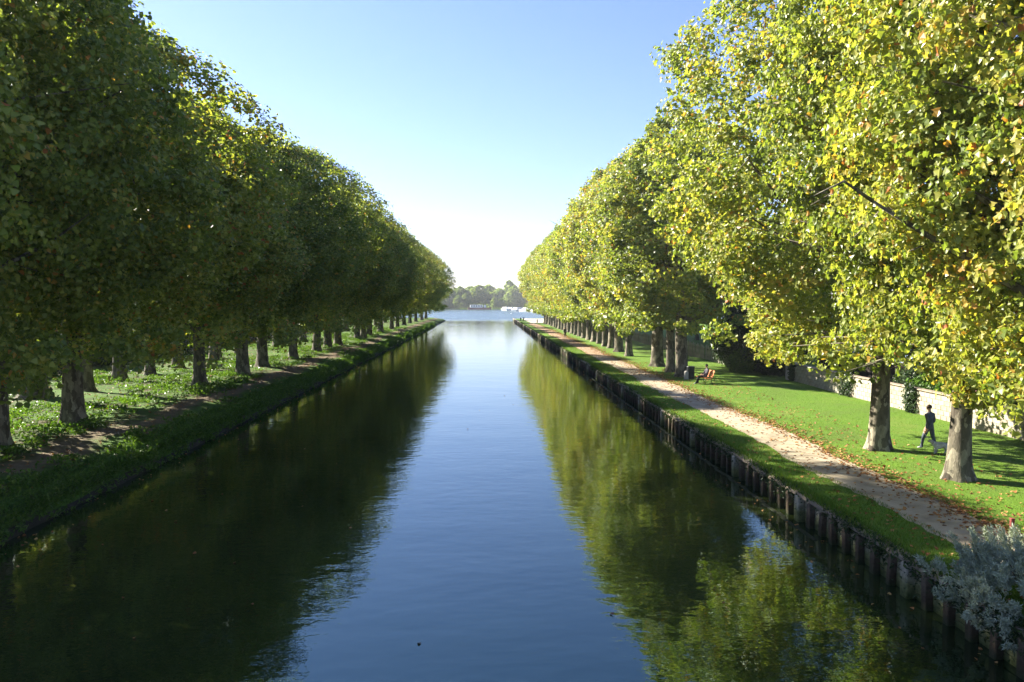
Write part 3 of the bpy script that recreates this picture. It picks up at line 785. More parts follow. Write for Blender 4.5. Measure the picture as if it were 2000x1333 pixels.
litter('floating_leaves', x, y, lambda a, b: 0.0, 0.085, 'few brown leaves floating on the dark canal', 0.012)

# ------------------------------------------------------------------ bushes
def bush_mesh(name, seed, rx, ry, h, n, size, mat, shape=QUAD, tint=0.45, lump=0.25):
    return crown_mesh(name, seed, rx, ry, 0.05, h, n, 40, size, shape, mat, 0.28 * min(rx, h) + 0.12, tint, lump, 0.1, 0.4, 0.25)[0]
def bush(name, x, y, z, me, label, cat, group=None, sc=(1, 1, 1), rz=0, h=1.0):
    t = empty(name, (x, y, z), rz, label, cat, group)
    link('foliage', me, t, scale=sc)
    st = MB(); rg2 = random.Random(int(x * 10 + y))
    for k in range(4):
        a = rg2.uniform(0, 6.28); st.tube([(0, 0, -0.15), (math.cos(a) * .15, math.sin(a) * .15, h * .4), (math.cos(a) * .4 * h * .4, math.sin(a) * .4 * h * .4, h * .75)], [.05, .035, .012], 6)
    st.build('stem', M['stem'], t)
    return t
# silver-grey shrub on the quay at the bottom right
gs = np.random.default_rng(5)
n = 420
ctr = []
for k in range(n):
    low = k % 7 == 0
    u = gs.normal(size=3); u /= np.linalg.norm(u); u[2] = abs(u[2]) * 1.0 - 0.12
    r_ = gs.uniform(0.75, 1.0) * (1 + 0.22 * math.sin(3.1 * u[0] + 4 * u[1]) )
    ctr.append((-1.45 + gs.normal(0, .16), gs.uniform(-1.3, 1.2), gs.uniform(-.35, .45)) if low else (u[0] * 1.55 * r_, u[1] * 1.75 * r_, 0.25 + u[2] * 0.95 * r_))
ctr = np.array(ctr); idx = np.repeat(np.arange(n), 120); m = len(idx)
sprig = ctr / np.linalg.norm(ctr, axis=1, keepdims=True) * 0.6 + np.array([0, 0, 0.65]) + gs.normal(0, 0.25, (n, 3))
tt = gs.uniform(-1, 1, m)
P = ctr[idx] + sprig[idx] * (tt * 0.17)[:, None] + gs.normal(0, 0.028, (m, 3))
T = sprig[idx] * 0.7 + rnd_dirs(gs, m) * 0.8
me = leaf_mesh('silver_foliage', P, T, rnd_dirs(gs, m), 0.085 * gs.uniform(0.7, 1.3, m), gs.normal(0.5, 0.2, m), NARROW * np.array([1.5, 1]), M['silver_leaf'], 0.05)
sh = empty('silver_shrub', (11.0, 15.0, 0.80), 0, 'silver-grey bushy shrub overhanging the quay wall at the bottom right corner', 'shrub')
link('foliage', me, sh)
st = MB(); rg2 = random.Random(4)
for k in range(14):
    a = k * 0.45; l_ = rg2.uniform(0.7, 1.3)
    st.tube([(0, 0, -0.1), (math.cos(a) * l_ * .5, math.sin(a) * l_ * .5, .3), (math.cos(a) * l_, math.sin(a) * l_, .4 + rg2.uniform(0, .5))], [.03, .02, .008], 5)
st.build('stem', M['stem'], sh)

# ------------------------------------------------------------------ garden wall of pale blocks
WX = 22.5
gw = empty('garden_wall', (WX, 0, 0.85), 0, 'low pale limestone block wall at the back of the lawn', 'wall')
MB().box((0.0, 39.5, 0.55), (0.20, 35.2, 1.42)).build('mortar_core', M['mortar'], gw)
blk = [MB().box((0, 0, 0), (0.12, 0.485, 0.225), bev=0.012).mesh('block', M['limestone'])]
b2 = MB().box((0, 0, 0), (0.12, 0.485, 0.225), bev=0.02).mesh('block', surf('limestone_warm', (0.22, 0.19, 0.135), (0.31, 0.27, 0.205), 3, 0.9, 0.35, 25))
offb = MB()
for r_ in range(5):
    for i in range(74):
        y = 21.9 + 0.5 * i + 0.25 * (r_ % 2); zz = 0.13 + 0.24 * r_
        if y > 56.9: continue
        if y >= 31.0 and y < 58: link('block', rg.choice([blk[0], blk[0], b2]), gw, (-0.075 + rg.uniform(-.006, .004), y, zz), (0, 0, rg.uniform(-.01, .01)))
        else: offb.box((-0.075, y, zz), (0.12, 0.485, 0.225))
o = offb.build('block_run', M['limestone'], gw); o['kind'] = 'stuff'
cpm = MB().box((0, 0, 0), (0.40, 0.98, 0.06), bev=0.012).mesh('coping', M['coping'])
for i in range(35): link('coping', cpm, gw, (-0.02, 22.3 + i, 1.30 + rg.uniform(-.004, .004)), (rg.uniform(-.006, .006), 0.0, 0))
# grey gate pillar at the far end of the wall
gp = empty('gate_pillar', (22.6, 57.8, 0.85), 0, 'grey square gate pillar at the far end of the pale wall', 'pillar')
MB().box((0, 0, 1.0), (0.6, 0.9, 2.2), bev=0.02).build('shaft', M['stone_grey'], gp)
MB().box((0, 0, 2.16), (0.76, 1.06, 0.12), bev=0.03).build('pillar_cap', M['coping'], gp)
ipx = g.normal(0, 0.2, 900); iz = g.uniform(0, 2.2, 900)
# ivy clumps on the wall
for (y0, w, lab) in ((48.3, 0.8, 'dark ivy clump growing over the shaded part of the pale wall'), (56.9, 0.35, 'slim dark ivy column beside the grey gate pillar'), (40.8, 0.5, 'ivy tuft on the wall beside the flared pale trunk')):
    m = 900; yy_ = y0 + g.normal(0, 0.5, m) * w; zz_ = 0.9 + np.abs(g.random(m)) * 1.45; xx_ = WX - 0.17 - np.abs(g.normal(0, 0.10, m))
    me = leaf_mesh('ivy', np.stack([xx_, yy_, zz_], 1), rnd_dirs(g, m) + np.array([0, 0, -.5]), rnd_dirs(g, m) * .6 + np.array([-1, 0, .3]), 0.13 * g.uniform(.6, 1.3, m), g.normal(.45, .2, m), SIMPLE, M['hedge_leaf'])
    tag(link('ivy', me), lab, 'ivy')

# bushes behind the wall
bm1 = bush_mesh('bush_foliage', 201, 1.2, 1.2, 1.9, 90, 0.15, M['plant_leaf'], SIMPLE, 0.5)
bm2 = bush_mesh('bush_foliage', 202, 1.5, 1.5, 2.6, 110, 0.17, M['hedge_leaf'], SIMPLE, 0.6)
bm3 = bush_mesh('hedge_foliage', 203, 2.2, 2.2, 5.6, 300, 0.22, M['hedge_leaf'], SIMPLE, 0.35)
for (x, y, me, s, lab) in ((23.9, 41.5, bm1, 1.0, 'bright green leafy bush behind the wall, beside the flared trunk'), (24.2, 38.9, bm1, 1.1, 'bright green leafy bush behind the wall, above the dog walker'),
                           (24.6, 36.3, bm2, 0.95, 'dark green bush behind the wall and the near trunk'), (25.0, 44.8, bm2, 0.8, 'dark round bush behind the wall, left of the bright green one'),
                           (24.2, 33.6, bm2, 0.9, 'dark green bush behind the wall at the right edge')):
    bush('garden_bush', x, y, 0.85, me, lab, 'bush', 'bushes behind the garden wall', (s, s, s), y, 1.4)
fb = empty('flowering_bush', (24.0, 35.3, 0.85), 0, 'leafy bush with pink blossoms behind the wall at the right', 'bush')
link('foliage', bm1, fb, scale=(0.8, 0.8, 1.5))
m = 120; cc = g.integers(0, 6, m); cen = np.stack([g.normal(-.5, .45, 14), g.normal(0, .6, 14), g.uniform(1.6, 2.9, 14)], 1)
me = leaf_mesh('blossom', cen[cc] + g.normal(0, .08, (m, 3)), rnd_dirs(g, m), rnd_dirs(g, m) + np.array([-.5, -.5, .5]), 0.11 * g.uniform(.7, 1.3, m), g.random(m), SIMPLE, M['blossom'])
link('blossom', me, fb)
# dark evergreens left of the gate pillar
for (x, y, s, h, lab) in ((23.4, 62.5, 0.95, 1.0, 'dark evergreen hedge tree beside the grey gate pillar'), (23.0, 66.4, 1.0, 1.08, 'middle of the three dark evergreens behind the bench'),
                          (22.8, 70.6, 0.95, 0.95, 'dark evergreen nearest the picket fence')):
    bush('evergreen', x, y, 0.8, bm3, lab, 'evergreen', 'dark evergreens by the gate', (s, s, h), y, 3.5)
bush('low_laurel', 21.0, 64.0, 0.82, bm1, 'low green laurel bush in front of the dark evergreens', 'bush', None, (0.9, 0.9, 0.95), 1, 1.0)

# picket fence beyond
pf = empty('picket_fence', (22.0, 72, 0.85), 0, 'weathered grey picket fence behind the path-side trunks', 'fence')
pks = []
for k in range(3):
    w = 0.13 + 0.02 * k; h = 1.35 + 0.1 * k
    mb = MB(); mb.add([(-.02, -w / 2, -.1), (-.02, w / 2, -.1), (-.02, w / 2, h - .1), (-.02, 0, h), (-.02, -w / 2, h - .1), (.02, -w / 2, -.1), (.02, w / 2, -.1), (.02, w / 2, h - .1), (.02, 0, h), (.02, -w / 2, h - .1)],
                      [(0, 1, 2, 3, 4)[::-1], (5, 6, 7, 8, 9), (0, 1, 6, 5), (1, 2, 7, 6), (2, 3, 8, 7), (3, 4, 9, 8), (4, 0, 5, 9)])
    pks.append(mb.mesh('picket', M['picket']))
for i in range(250):
    y = 0.3 + i * 0.25
    if rg.random() < 0.1: continue
    link('picket', rg.choice(pks), pf, (rg.uniform(-.03, .03), y, rg.uniform(-.08, .05)), (rg.uniform(-.07, .07), rg.uniform(-.05, .05), 0))
for zz in (0.35, 1.05): MB().box((0.06, 31.5, zz), (0.05, 63, 0.09)).build('rail', M['stem'], pf)

# trees standing behind the fence and gardens
for i, (x, y, s, h) in enumerate([(31, 76, 1.1, .62), (33, 86, 1.2, .75), (31, 96, 1.1, .65), (33, 107, 1.2, .7), (32, 119, 1.1, .62), (33, 132, 1.2, .7), (42, 52, 1.1, .6), (47, 66, 1.3, .7), (44, 40, 1.1, .62)]):
    tree('garden_tree', x, y, 0.8, tr_back[i % 2], back_c[i % 2], ('dark leafy tree, %s along the back of the picket fence' % ORD[i]) if i < 6 else 'leafy tree beyond the house roof, %s from the right edge' % ORD[8 - i],
         'tree', 'trees behind the gardens', i * 1.3, None, (s, s, h), 0.6)

# shed with dark boards and pale metal roof
shed = empty('shed', (25.0, 46, 0.85), 0, 'dark timber shed with pale blue metal roof behind the wall', 'shed')
mb = MB(); mb.add([(0, 0, 0), (6, 0, 0), (6, 13, 0), (0, 13, 0), (0, 0, 2.3), (6, 0, 2.3), (6, 13, 2.3), (0, 13, 2.3), (3, 0, 3.75), (3, 13, 3.75)],
                  [(0, 1, 5, 8, 4), (3, 7, 9, 6, 2), (0, 4, 7, 3), (1, 2, 6, 5), (4, 8, 9, 7), (5, 6, 9, 8)])
mb.build('wall', M['shed_wood'], shed)
bd = MB().box((0, 0, 0), (0.03, 0.20, 2.2), bev=0.006).mesh('board', M['shed_wood'])
for i in range(60): link('board', bd, shed, (-0.016, 0.15 + i * 0.2163, 1.14))
for s_, n_ in ((-1, 'roof'), (1, 'roof')):
    mb = MB(); prof = []
    for j in range(67):
        y = -0.3 + 13.6 * j / 66; rz_ = 0.03 if j % 2 else 0.0
        prof += [(3 + s_ * 3.35, y, 2.24 + rz_), (3 + s_ * 0.02, y, 3.86 + rz_)]
    fs = [(2 * j, 2 * j + 1, 2 * j + 3, 2 * j + 2) for j in range(66)]
    n0 = len(prof); prof2 = [(a, b, c - 0.05) for a, b, c in prof]
    mb.add(prof, fs); mb.add(prof2, [f[::-1] for f in fs]); mb.build(n_, M['metal_roof'], shed)
mb = MB().box((-0.04, 4, 1.05), (0.05, 1.1, 2.0)); mb.build('door', M['iron'], shed)

# bungalow behind
hs = empty('house', (36, 42, 0.85), 0, 'cream bungalow with grey roof and white gutter behind the near trunk', 'house')
mb = MB(); mb.add([(0, 0, 0), (9, 0, 0), (9, 18, 0), (0, 18, 0), (0, 0, 3.1), (9, 0, 3.1), (9, 18, 3.1), (0, 18, 3.1), (4.5, 0, 5.3), (4.5, 18, 5.3)],
                  [(0, 1, 5, 8, 4), (3, 7, 9, 6, 2), (0, 4, 7, 3), (1, 2, 6, 5)])
mb.build('wall', M['render_wall'], hs)
mb = MB()
for s_ in (-1, 1):
    a = Vector((4.5 + s_ * 5.1, -.4, 2.95)); b = Vector((4.5, -.4, 5.45)); up = Vector((0, 0, .14)); L = Vector((0, 18.8, 0))
    mb.add([a, b, b + L, a + L, a + up, b + up, b + L + up, a + L + up], [(3, 2, 1, 0), (4, 5, 6, 7), (0, 1, 5, 4), (2, 3, 7, 6), (3, 0, 4, 7)])
rf = mb.build('roof', M['slate'], hs)
MB().box((6.0, 9, 5.4), (0.7, 0.9, 1.6), bev=.02).build('chimney', M['coping'], rf)
MB().box((-0.68, 9, 2.98), (0.14, 18.8, 0.16), bev=.02).build('gutter', M['white'], hs)
for yy_ in (2.2, 6.0, 9.8, 15.2):
    fr = MB()
    for (c, d) in (((-.03, yy_ - .85, 1.6), (.1, .1, 1.5)), ((-.03, yy_ + .85, 1.6), (.1, .1, 1.5)), ((-.03, yy_, 1.6), (.1, .08, 1.5)), ((-.03, yy_, 2.32), (.11, 1.8, .1)), ((-.03, yy_, .88), (.13, 1.9, .1))): fr.box(c, d)
    f = fr.build('window', M['white'], hs)
    MB().box((-.012, yy_, 1.6), (.03, 1.6, 1.36)).build('pane', M['glass'], f)
d_ = MB().box((-.03, 12.6, 1.02), (.08, 0.95, 2.05), bev=.01).build('door', M['white'], hs)
MB().box((-.10, 12.95, 1.0), (.05, .12, .03)).build('handle', M['iron'], d_)
for xx_ in (2.2, 6.2):
    fr = MB()
    for (c, d) in (((xx_ - .85, -.03, 1.6), (.1, .1, 1.5)), ((xx_ + .85, -.03, 1.6), (.1, .1, 1.5)), ((xx_, -.03, 2.32), (1.8, .11, .1)), ((xx_, -.03, .88), (1.9, .13, .1))): fr.box(c, d)
    f = fr.build('window', M['white'], hs)
    MB().box((xx_, -.012, 1.6), (1.6, .03, 1.36)).build('pane', M['glass'], f)

# hedge and a pale house beyond the left back row
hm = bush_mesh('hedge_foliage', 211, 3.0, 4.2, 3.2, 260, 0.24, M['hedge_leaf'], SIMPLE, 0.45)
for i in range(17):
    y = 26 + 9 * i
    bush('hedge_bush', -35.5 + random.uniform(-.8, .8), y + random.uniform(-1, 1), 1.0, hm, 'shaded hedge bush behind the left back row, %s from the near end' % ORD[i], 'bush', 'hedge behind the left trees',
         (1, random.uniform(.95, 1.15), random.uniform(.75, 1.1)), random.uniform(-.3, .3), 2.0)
lh = empty('pink_house', (-52, 82, 1.0), R(-12), 'pale pink house glimpsed through the trees on the left bank', 'house')
mb = MB(); mb.add([(-5, 0, 0), (5, 0, 0), (5, 12, 0), (-5, 12, 0), (-5, 0, 4.6), (5, 0, 4.6), (5, 12, 4.6), (-5, 12, 4.6), (0, 0, 7.2), (0, 12, 7.2)], [(0, 1, 5, 8, 4), (3, 7, 9, 6, 2), (0, 4, 7, 3), (1, 2, 6, 5)])
mb.build('wall', surf('pink_render', (0.46, 0.36, 0.31), (0.55, 0.44, 0.38), 2, .9, .2), lh)
mb = MB()
for s_ in (-1, 1):
    a = Vector((s_ * 5.5, -.4, 4.4)); b = Vector((0, -.4, 7.35)); up = Vector((0, 0, .14)); L = Vector((0, 12.8, 0))
    mb.add([a, b, b + L, a + L, a + up, b + up, b + L + up, a + L + up], [(3, 2, 1, 0), (4, 5, 6, 7), (0, 1, 5, 4), (2, 3, 7, 6), (3, 0, 4, 7)])
mb.build('roof', M['coping'], lh)
for yy_ in (2.5, 6, 9.5):
    f = MB().box((5.02, yy_, 2.2), (.08, 1.2, 1.5), bev=.01).build('window', M['white'], lh)
    MB().box((5.07, yy_, 2.2), (.02, 1.0, 1.3)).build('pane', M['glass'], f)

# ------------------------------------------------------------------ bench, bin, posts
bn = empty('park_bench', (15.55, 55.8, g_right(15.55, 55.8)), R(8), 'orange wooden park bench with black iron legs on the lawn', 'bench')
sl = MB().box((0, 0, 0), (0.085, 1.7, 0.035), bev=.008).mesh('slat', M['bench_wood'])
for i in range(5): link('slat', sl, bn, (-0.22 + i * 0.10, 0, 0.45 - 0.012 * i), (0, R(4), 0))
for i in range(5): link('slat', sl, bn, (0.27 + i * 0.034, 0, 0.54 + i * 0.098), (0, R(-72), 0))
for s_ in (-.7, .7):
    mb = MB()
    mb.tube([(-.24, s_, 0), (-.19, s_, .22), (-.24, s_, .42)], .024, 8); mb.tube([(.34, s_, 0), (.22, s_, .22), (.22, s_, .42), (.46, s_, .98)], .024, 8)
    mb.tube([(-.26, s_, .42), (.22, s_, .395)], .022, 8); mb.tube([(-.21, s_, .2), (.24, s_, .2)], .016, 8)
    mb.build('leg', M['iron'], bn, True)
    mb = MB(); mb.tube([(-.24, s_, .42), (-.25, s_, .60), (-.16, s_, .66), (.30, s_, .64)], .02, 8); mb.build('armrest', M['iron'], bn, True)
lb = empty('litter_bin', (15.5, 59.4, g_right(15.5, 59.4)), 0, 'dark litter bin standing against the ribbed pale trunk', 'bin')
MB().lathe((0, 0, 0), [(.24, 0), (.25, .05), (.28, .85), (.30, .87), (.30, .93), (.26, .95), (.25, .90)], 20).build('body', M['bin_dark'], lb, True)
for k in range(12):
    a = 2 * PI * k / 12
    MB().box((math.cos(a) * .275, math.sin(a) * .275, .46), (.02, .07, .78), a).build('slat', M['bin_dark'], lb)
MB().tube([(0, .0, 0), (0, 0, .04)], .30, 20).build('foot', M['iron'], lb)
sp = empty('stone_bollard', (15.05, 58.9, g_right(15, 58.9)), 0, 'short round pale stone bollard in front of the litter bin', 'bollard')
MB().lathe((0, 0, 0), [(.18, 0), (.17, .08), (.155, .5), (.15, .56), (.10, .61), (.03, .63)], 16).build('shaft', M['stone_grey'], sp, True)
rp = MB(); rp.box((0, 0, .12), (.09, .09, .56), bev=.012); rp.box((0, 0, .41), (.115, .115, .03), bev=.01)
o = rp.build('wooden_post', M['red_wood']); o.location = (13.15, 19.2, g_right(13.15, 19.2)); tag(o, 'short dark red wooden post at the path edge by the silver shrub', 'post')
for i, (x, y, lab) in enumerate(((10.6, 236, 'dark mooring post on the grass tip, nearest the water'), (11.6, 238, 'dark mooring post beside the sandy yard'),
                                 (14.0, 213, 'short dark post where the path meets the sandy yard'), (17.0, 211, 'short dark post on the lawn edge of the sandy yard'))):
    mb = MB(); mb.lathe((0, 0, 0), [(.16, -.1), (.16, .8), (.19, .83), (.19, .92), (.10, .98)], 10)
    o = mb.build('mooring_post', M['iron'], None, True); o.location = (x, y, 0.86); tag(o, lab, 'post', 'posts at the far end of the right bank')

# ------------------------------------------------------------------ people and dog
def skin_body(name, nodes, edges, root, zones, mats, parent, sub=2):
    """one continuous skinned body; zones gives each node a material index"""
    keys = list(nodes)
    me = bpy.data.meshes.new(name)
    me.from_pydata([nodes[k][0] for k in keys], [(keys.index(a), keys.index(b)) for a, b in edges], [])
    ob = bpy.data.objects.new(name, me); C.objects.link(ob)
    md = ob.modifiers.new('Skin', 'SKIN'); md.branch_smoothing = 0.4
    ss = ob.modifiers.new('Sub', 'SUBSURF'); ss.levels = sub; ss.render_levels = sub
    for i, k in enumerate(keys):
        r_ = nodes[k][1]; sv = me.skin_vertices[0].data[i]
        sv.radius = r_ if hasattr(r_, '__len__') else (r_, r_); sv.use_root = (k == root)
    dg = bpy.context.evaluated_depsgraph_get(); dg.update()
    ev = bpy.data.meshes.new_from_object(ob.evaluated_get(dg))
    ob.modifiers.clear(); ob.data = ev
    ev.materials.clear()
    for m_ in mats: ev.materials.append(m_)
    seg = [(Vector(nodes[a][0]), Vector(nodes[b][0]), zones.get(a, 0), zones.get(b, 0)) for a, b in edges]
    for p in ev.polygons:
        c = p.center; best = 1e9; z = 0
        for a, b, za, zb in seg:
            d = b - a; t = max(0, min(1, (c - a).dot(d) / max(d.length_squared, 1e-9)))
            q = (c - a - d * t).length
            if q < best: best = q; z = za if t < 0.5 else zb
        p.material_index = z
    ev.shade_smooth(); ev.name = name
    ob.parent = parent
    return ob

def hand_nodes(nodes, edges, zones, wrist, w, d, curl, side):
    """palm and five bent fingers off a wrist; d is the way the hand points, side the thumb side"""
    w = Vector(w); d = Vector(d).normalized(); s = Vector(side).normalized(); c = Vector(curl).normalized()
    nodes[wrist + '_palm'] = (w + d * .07, (.026, .036)); edges.append((wrist, wrist + '_palm')); zones[wrist + '_palm'] = 0
    for k, (o_, l_) in enumerate(((.030, .070), (.010, .080), (-.010, .074), (-.030, .058))):
        a = wrist + '_f%d' % k
        nodes[a + 'a'] = (w + d * .115 + s * o_, .010); nodes[a + 'b'] = (w + d * (.115 + l_ * .5) + s * o_ + c * l_ * .25, .009); nodes[a + 'c'] = (w + d * (.115 + l_ * .7) + s * o_ + c * l_ * .7, .008)
        edges += [(wrist + '_palm', a + 'a'), (a + 'a', a + 'b'), (a + 'b', a + 'c')]
        for q in 'abc': zones[a + q] = 0
    nodes[wrist + '_ta'] = (w + d * .055 + s * .042, .012); nodes[wrist + '_tb'] = (w + d * .09 + s * .062 + c * .015, .010)
    edges += [(wrist + '_palm', wrist + '_ta'), (wrist + '_ta', wrist + '_tb')]; zones[wrist + '_ta'] = 0; zones[wrist + '_tb'] = 0

def person(loc, rz, pose, mats, hairmat, label, group=None):
    """pose: joint positions in metres facing -Y (local), zones 0 skin 1 top 2 trousers 3 shoes"""
    t = empty('person', loc, rz, label, 'person', group)
    N = {}; E = []; Z = {}
    rad = dict(pelvis=(.155, .12), waist=(.165, .13), chest=(.195, .14), upchest=(.17, .12), neckb=(.075, .075), neck=(.055, .055), head=(.075, .085), skull=(.078, .092), crown_=(.045, .055),
               sh=(.075, .075), el=(.052, .052), wr=(.036, .036), hip=(.115, .12), kn=(.068, .068), an=(.048, .05), heel=(.045, .045), ball=(.046, .035), toe=(.035, .025))
    zone = dict(pelvis=1, waist=1, chest=1, upchest=1, neckb=1, neck=0, head=0, skull=0, crown_=0, sh=1, el=1, wr=1, hip=1, kn=2, an=2, heel=3, ball=3, toe=3)
    for k, p in pose.items():
        b = k.split('.')[0]; N[k] = (p, rad[b]); Z[k] = zone[b]
    E += [('pelvis', 'waist'), ('waist', 'chest'), ('chest', 'upchest'), ('upchest', 'neckb'), ('neckb', 'neck'), ('neck', 'head'), ('head', 'skull'), ('skull', 'crown_')]
    for s_ in 'lr':
        E += [('upchest', 'sh.' + s_), ('sh.' + s_, 'el.' + s_), ('el.' + s_, 'wr.' + s_), ('pelvis', 'hip.' + s_), ('hip.' + s_, 'kn.' + s_), ('kn.' + s_, 'an.' + s_), ('an.' + s_, 'heel.' + s_), ('an.' + s_, 'ball.' + s_), ('ball.' + s_, 'toe.' + s_)]
        w = Vector(pose['wr.' + s_]); d = w - Vector(pose['el.' + s_])
        hand_nodes(N, E, Z, 'wr.' + s_, w, d, (0, -1, -.3) if d.z < -abs(d.y) else (0, -.3, -1), (0, -1, 0.1) if d.z < -abs(d.y) else ((1, 0, .3) if s_ == 'l' else (-1, 0, .3)))
    # nose, brow and ears are pulled out of the head by short stubs
    h = Vector(pose['head']); sk = Vector(pose['skull']); fwd = pose_face.get(label, Vector((0, -1, 0)))
    body = skin_body('body', N, E, 'pelvis', Z, mats, t)
    up = (sk - h).normalized(); sd = up.cross(fwd).normalized()
    fm = MB(); c = (h + sk) / 2
    fm.tube([c + fwd * .085 + up * .012, c + fwd * .112 - up * .012], [.010, .016], 8)
    for q in (-1, 1): fm.tube([c + sd * .080 * q, c + sd * .095 * q - fwd * .012], [.03, .022], 8)
    fm.build('face', mats[0], body, True)
    em = MB()
    for q in (-1, 1): em.tube([c + fwd * .082 + sd * .03 * q + up * .02, c + fwd * .092 + sd * .03 * q + up * .02], .010, 8)
    em.tube([c + fwd * .080 + sd * .022 - up * .045, c + fwd * .088 - up * .047, c + fwd * .080 - sd * .022 - up * .045], .006, 6)
    em.build('eyes_and_mouth', hairmat, body, True)
    # hair: a cap of uneven thickness round the back and top of the skull
    hv = []; hf = []
    n1, n2 = 16, 9
    for i in range(n2 + 1):
        th = PI * 0.62 * i / n2
        for k in range(n1):
            a = 2 * PI * k / n1
            dv = up * math.cos(th) + (fwd * math.cos(a) + sd * math.sin(a)) * math.sin(th)
            if dv.dot(fwd) > 0.45 and dv.dot(up) < 0.62: dv = (dv - fwd * (dv.dot(fwd) - .2)).normalized()
            r_ = 0.108 + 0.008 * math.sin(5 * a + 3 * th)
            hv.append(sk - up * .018 + dv * r_)
    for i in range(n2):
        for k in range(n1): hf.append((i * n1 + k, i * n1 + (k + 1) % n1, (i + 1) * n1 + (k + 1) % n1, (i + 1) * n1 + k))
    MB().add(hv, hf).build('hair', hairmat, t, True)
    return t
pose_face = {}

def walk_pose(st=0.0, swing=0.2, arm=0.18):
    return {'pelvis': (0, 0, .95), 'waist': (0, -.01, 1.08), 'chest': (0, -.02, 1.24), 'upchest': (0, -.02, 1.38), 'neckb': (0, -.015, 1.47), 'neck': (0, -.03, 1.53),
            'head': (0, -.055, 1.60), 'skull': (0, -.045, 1.68), 'crown_': (0, -.04, 1.745),
            'sh.l': (.19, -.01, 1.40), 'el.l': (.225, .09 * arm / .18, 1.13), 'wr.l': (.215, .06 - arm * .3, .89),
            'sh.r': (-.19, -.01, 1.40), 'el.r': (-.225, .03, 1.12), 'wr.r': (-.20, -.10 - arm * .4, .91),
            'hip.l': (.09, -.02, .86), 'kn.l': (.105, -.5 * swing - .06, .48), 'an.l': (.11, -swing, .09), 'heel.l': (.11, -swing + .05, .045), 'ball.l': (.12, -swing - .10, .045), 'toe.l': (.125, -swing - .17, .035),
            'hip.r': (-.09, .0, .86), 'kn.r': (-.10, .3 * swing, .48), 'an.r': (-.11, swing, .11), 'heel.r': (-.11, swing + .05, .075), 'ball.r': (-.12, swing - .10, .045), 'toe.r': (-.125, swing - .17, .03)}
L1 = 'person in dark grey jacket and blue-grey jeans walking a pale dog on the lawn'
dw = person((17.4, 30.4, g_right(17.4, 30.4)), R(203), walk_pose(0, .26), [M['skin'], M['jacket'], M['jeans'], M['shoe']], M['hair'], L1)
L2 = 'person in black clothes walking on the path far ahead'
person((12.5, 124, g_right(12.5, 124) + 0.02), R(8), walk_pose(0, .16), [M['skin'], M['black_coat'], M['dark_trousers'], M['dark_shoe']], M['dark_hair'], L2)
# seated figure, faces local -Y, leaning on the backrest, legs out, feet on the ground
sit = {'pelvis': (0, .02, .58), 'waist': (0, .06, .70), 'chest': (0, .10, .86), 'upchest': (0, .11, 1.01), 'neckb': (0, .10, 1.10), 'neck': (0, .08, 1.16), 'head': (0, .045, 1.23), 'skull': (0, .055, 1.31), 'crown_': (0, .06, 1.375),
       'sh.l': (.19, .10, 1.02), 'el.l': (.26, -.02, .78), 'wr.l': (.15, -.22, .70), 'sh.r': (-.19, .10, 1.02), 'el.r': (-.26, -.02, .78), 'wr.r': (-.15, -.22, .70),
       'hip.l': (.10, -.06, .57), 'kn.l': (.13, -.50, .56), 'an.l': (.15, -.78, .12), 'heel.l': (.15, -.74, .05), 'ball.l': (.16, -.90, .05), 'toe.l': (.165, -.97, .045),
       'hip.r': (-.10, -.06, .57), 'kn.r': (-.15, -.46, .55), 'an.r': (-.17, -.52, .10), 'heel.r': (-.17, -.47, .045), 'ball.r': (-.18, -.63, .045), 'toe.r': (-.185, -.70, .035)}
person((15.6, 55.6, g_right(15.6, 55.6)), R(-90 + 8), sit, [M['skin'], M['purple_coat'], M['dark_trousers'], M['shoe']], M['dark_hair'], 'person in dark clothes sitting on the orange bench with legs stretched out')

dog = empty('dog', (17.28, 29.45, g_right(17.3, 29.4)), R(250), 'small pale shaggy dog on a leash beside the near trunk', 'dog')
DN = {'rump': ((0, .26, .36), (.10, .11)), 'loin': ((0, .12, .38), (.095, .10)), 'belly': ((0, -.02, .36), (.10, .115)), 'chest': ((0, -.16, .35), (.105, .135)), 'withers': ((0, -.24, .40), (.085, .10)),
      'neck': ((0, -.32, .47), (.065, .075)), 'poll': ((0, -.38, .53), (.07, .075)), 'muz': ((0, -.47, .51), (.042, .042)), 'nose': ((0, -.52, .50), (.026, .026)),
      'ear.l': ((.085, -.37, .535), .03), 'eart.l': ((.105, -.385, .46), .024), 'ear.r': ((-.085, -.37, .535), .03), 'eart.r': ((-.105, -.385, .46), .024),
      'tail': ((0, .36, .43), .028), 'tail2': ((0, .43, .52), .034), 'tail3': ((0, .43, .60), .02)}
DE = [('rump', 'loin'), ('loin', 'belly'), ('belly', 'chest'), ('chest', 'withers'), ('withers', 'neck'), ('neck', 'poll'), ('poll', 'muz'), ('muz', 'nose'), ('poll', 'ear.l'), ('ear.l', 'eart.l'), ('poll', 'ear.r'), ('ear.r', 'eart.r'), ('rump', 'tail'), ('tail', 'tail2'), ('tail2', 'tail3')]
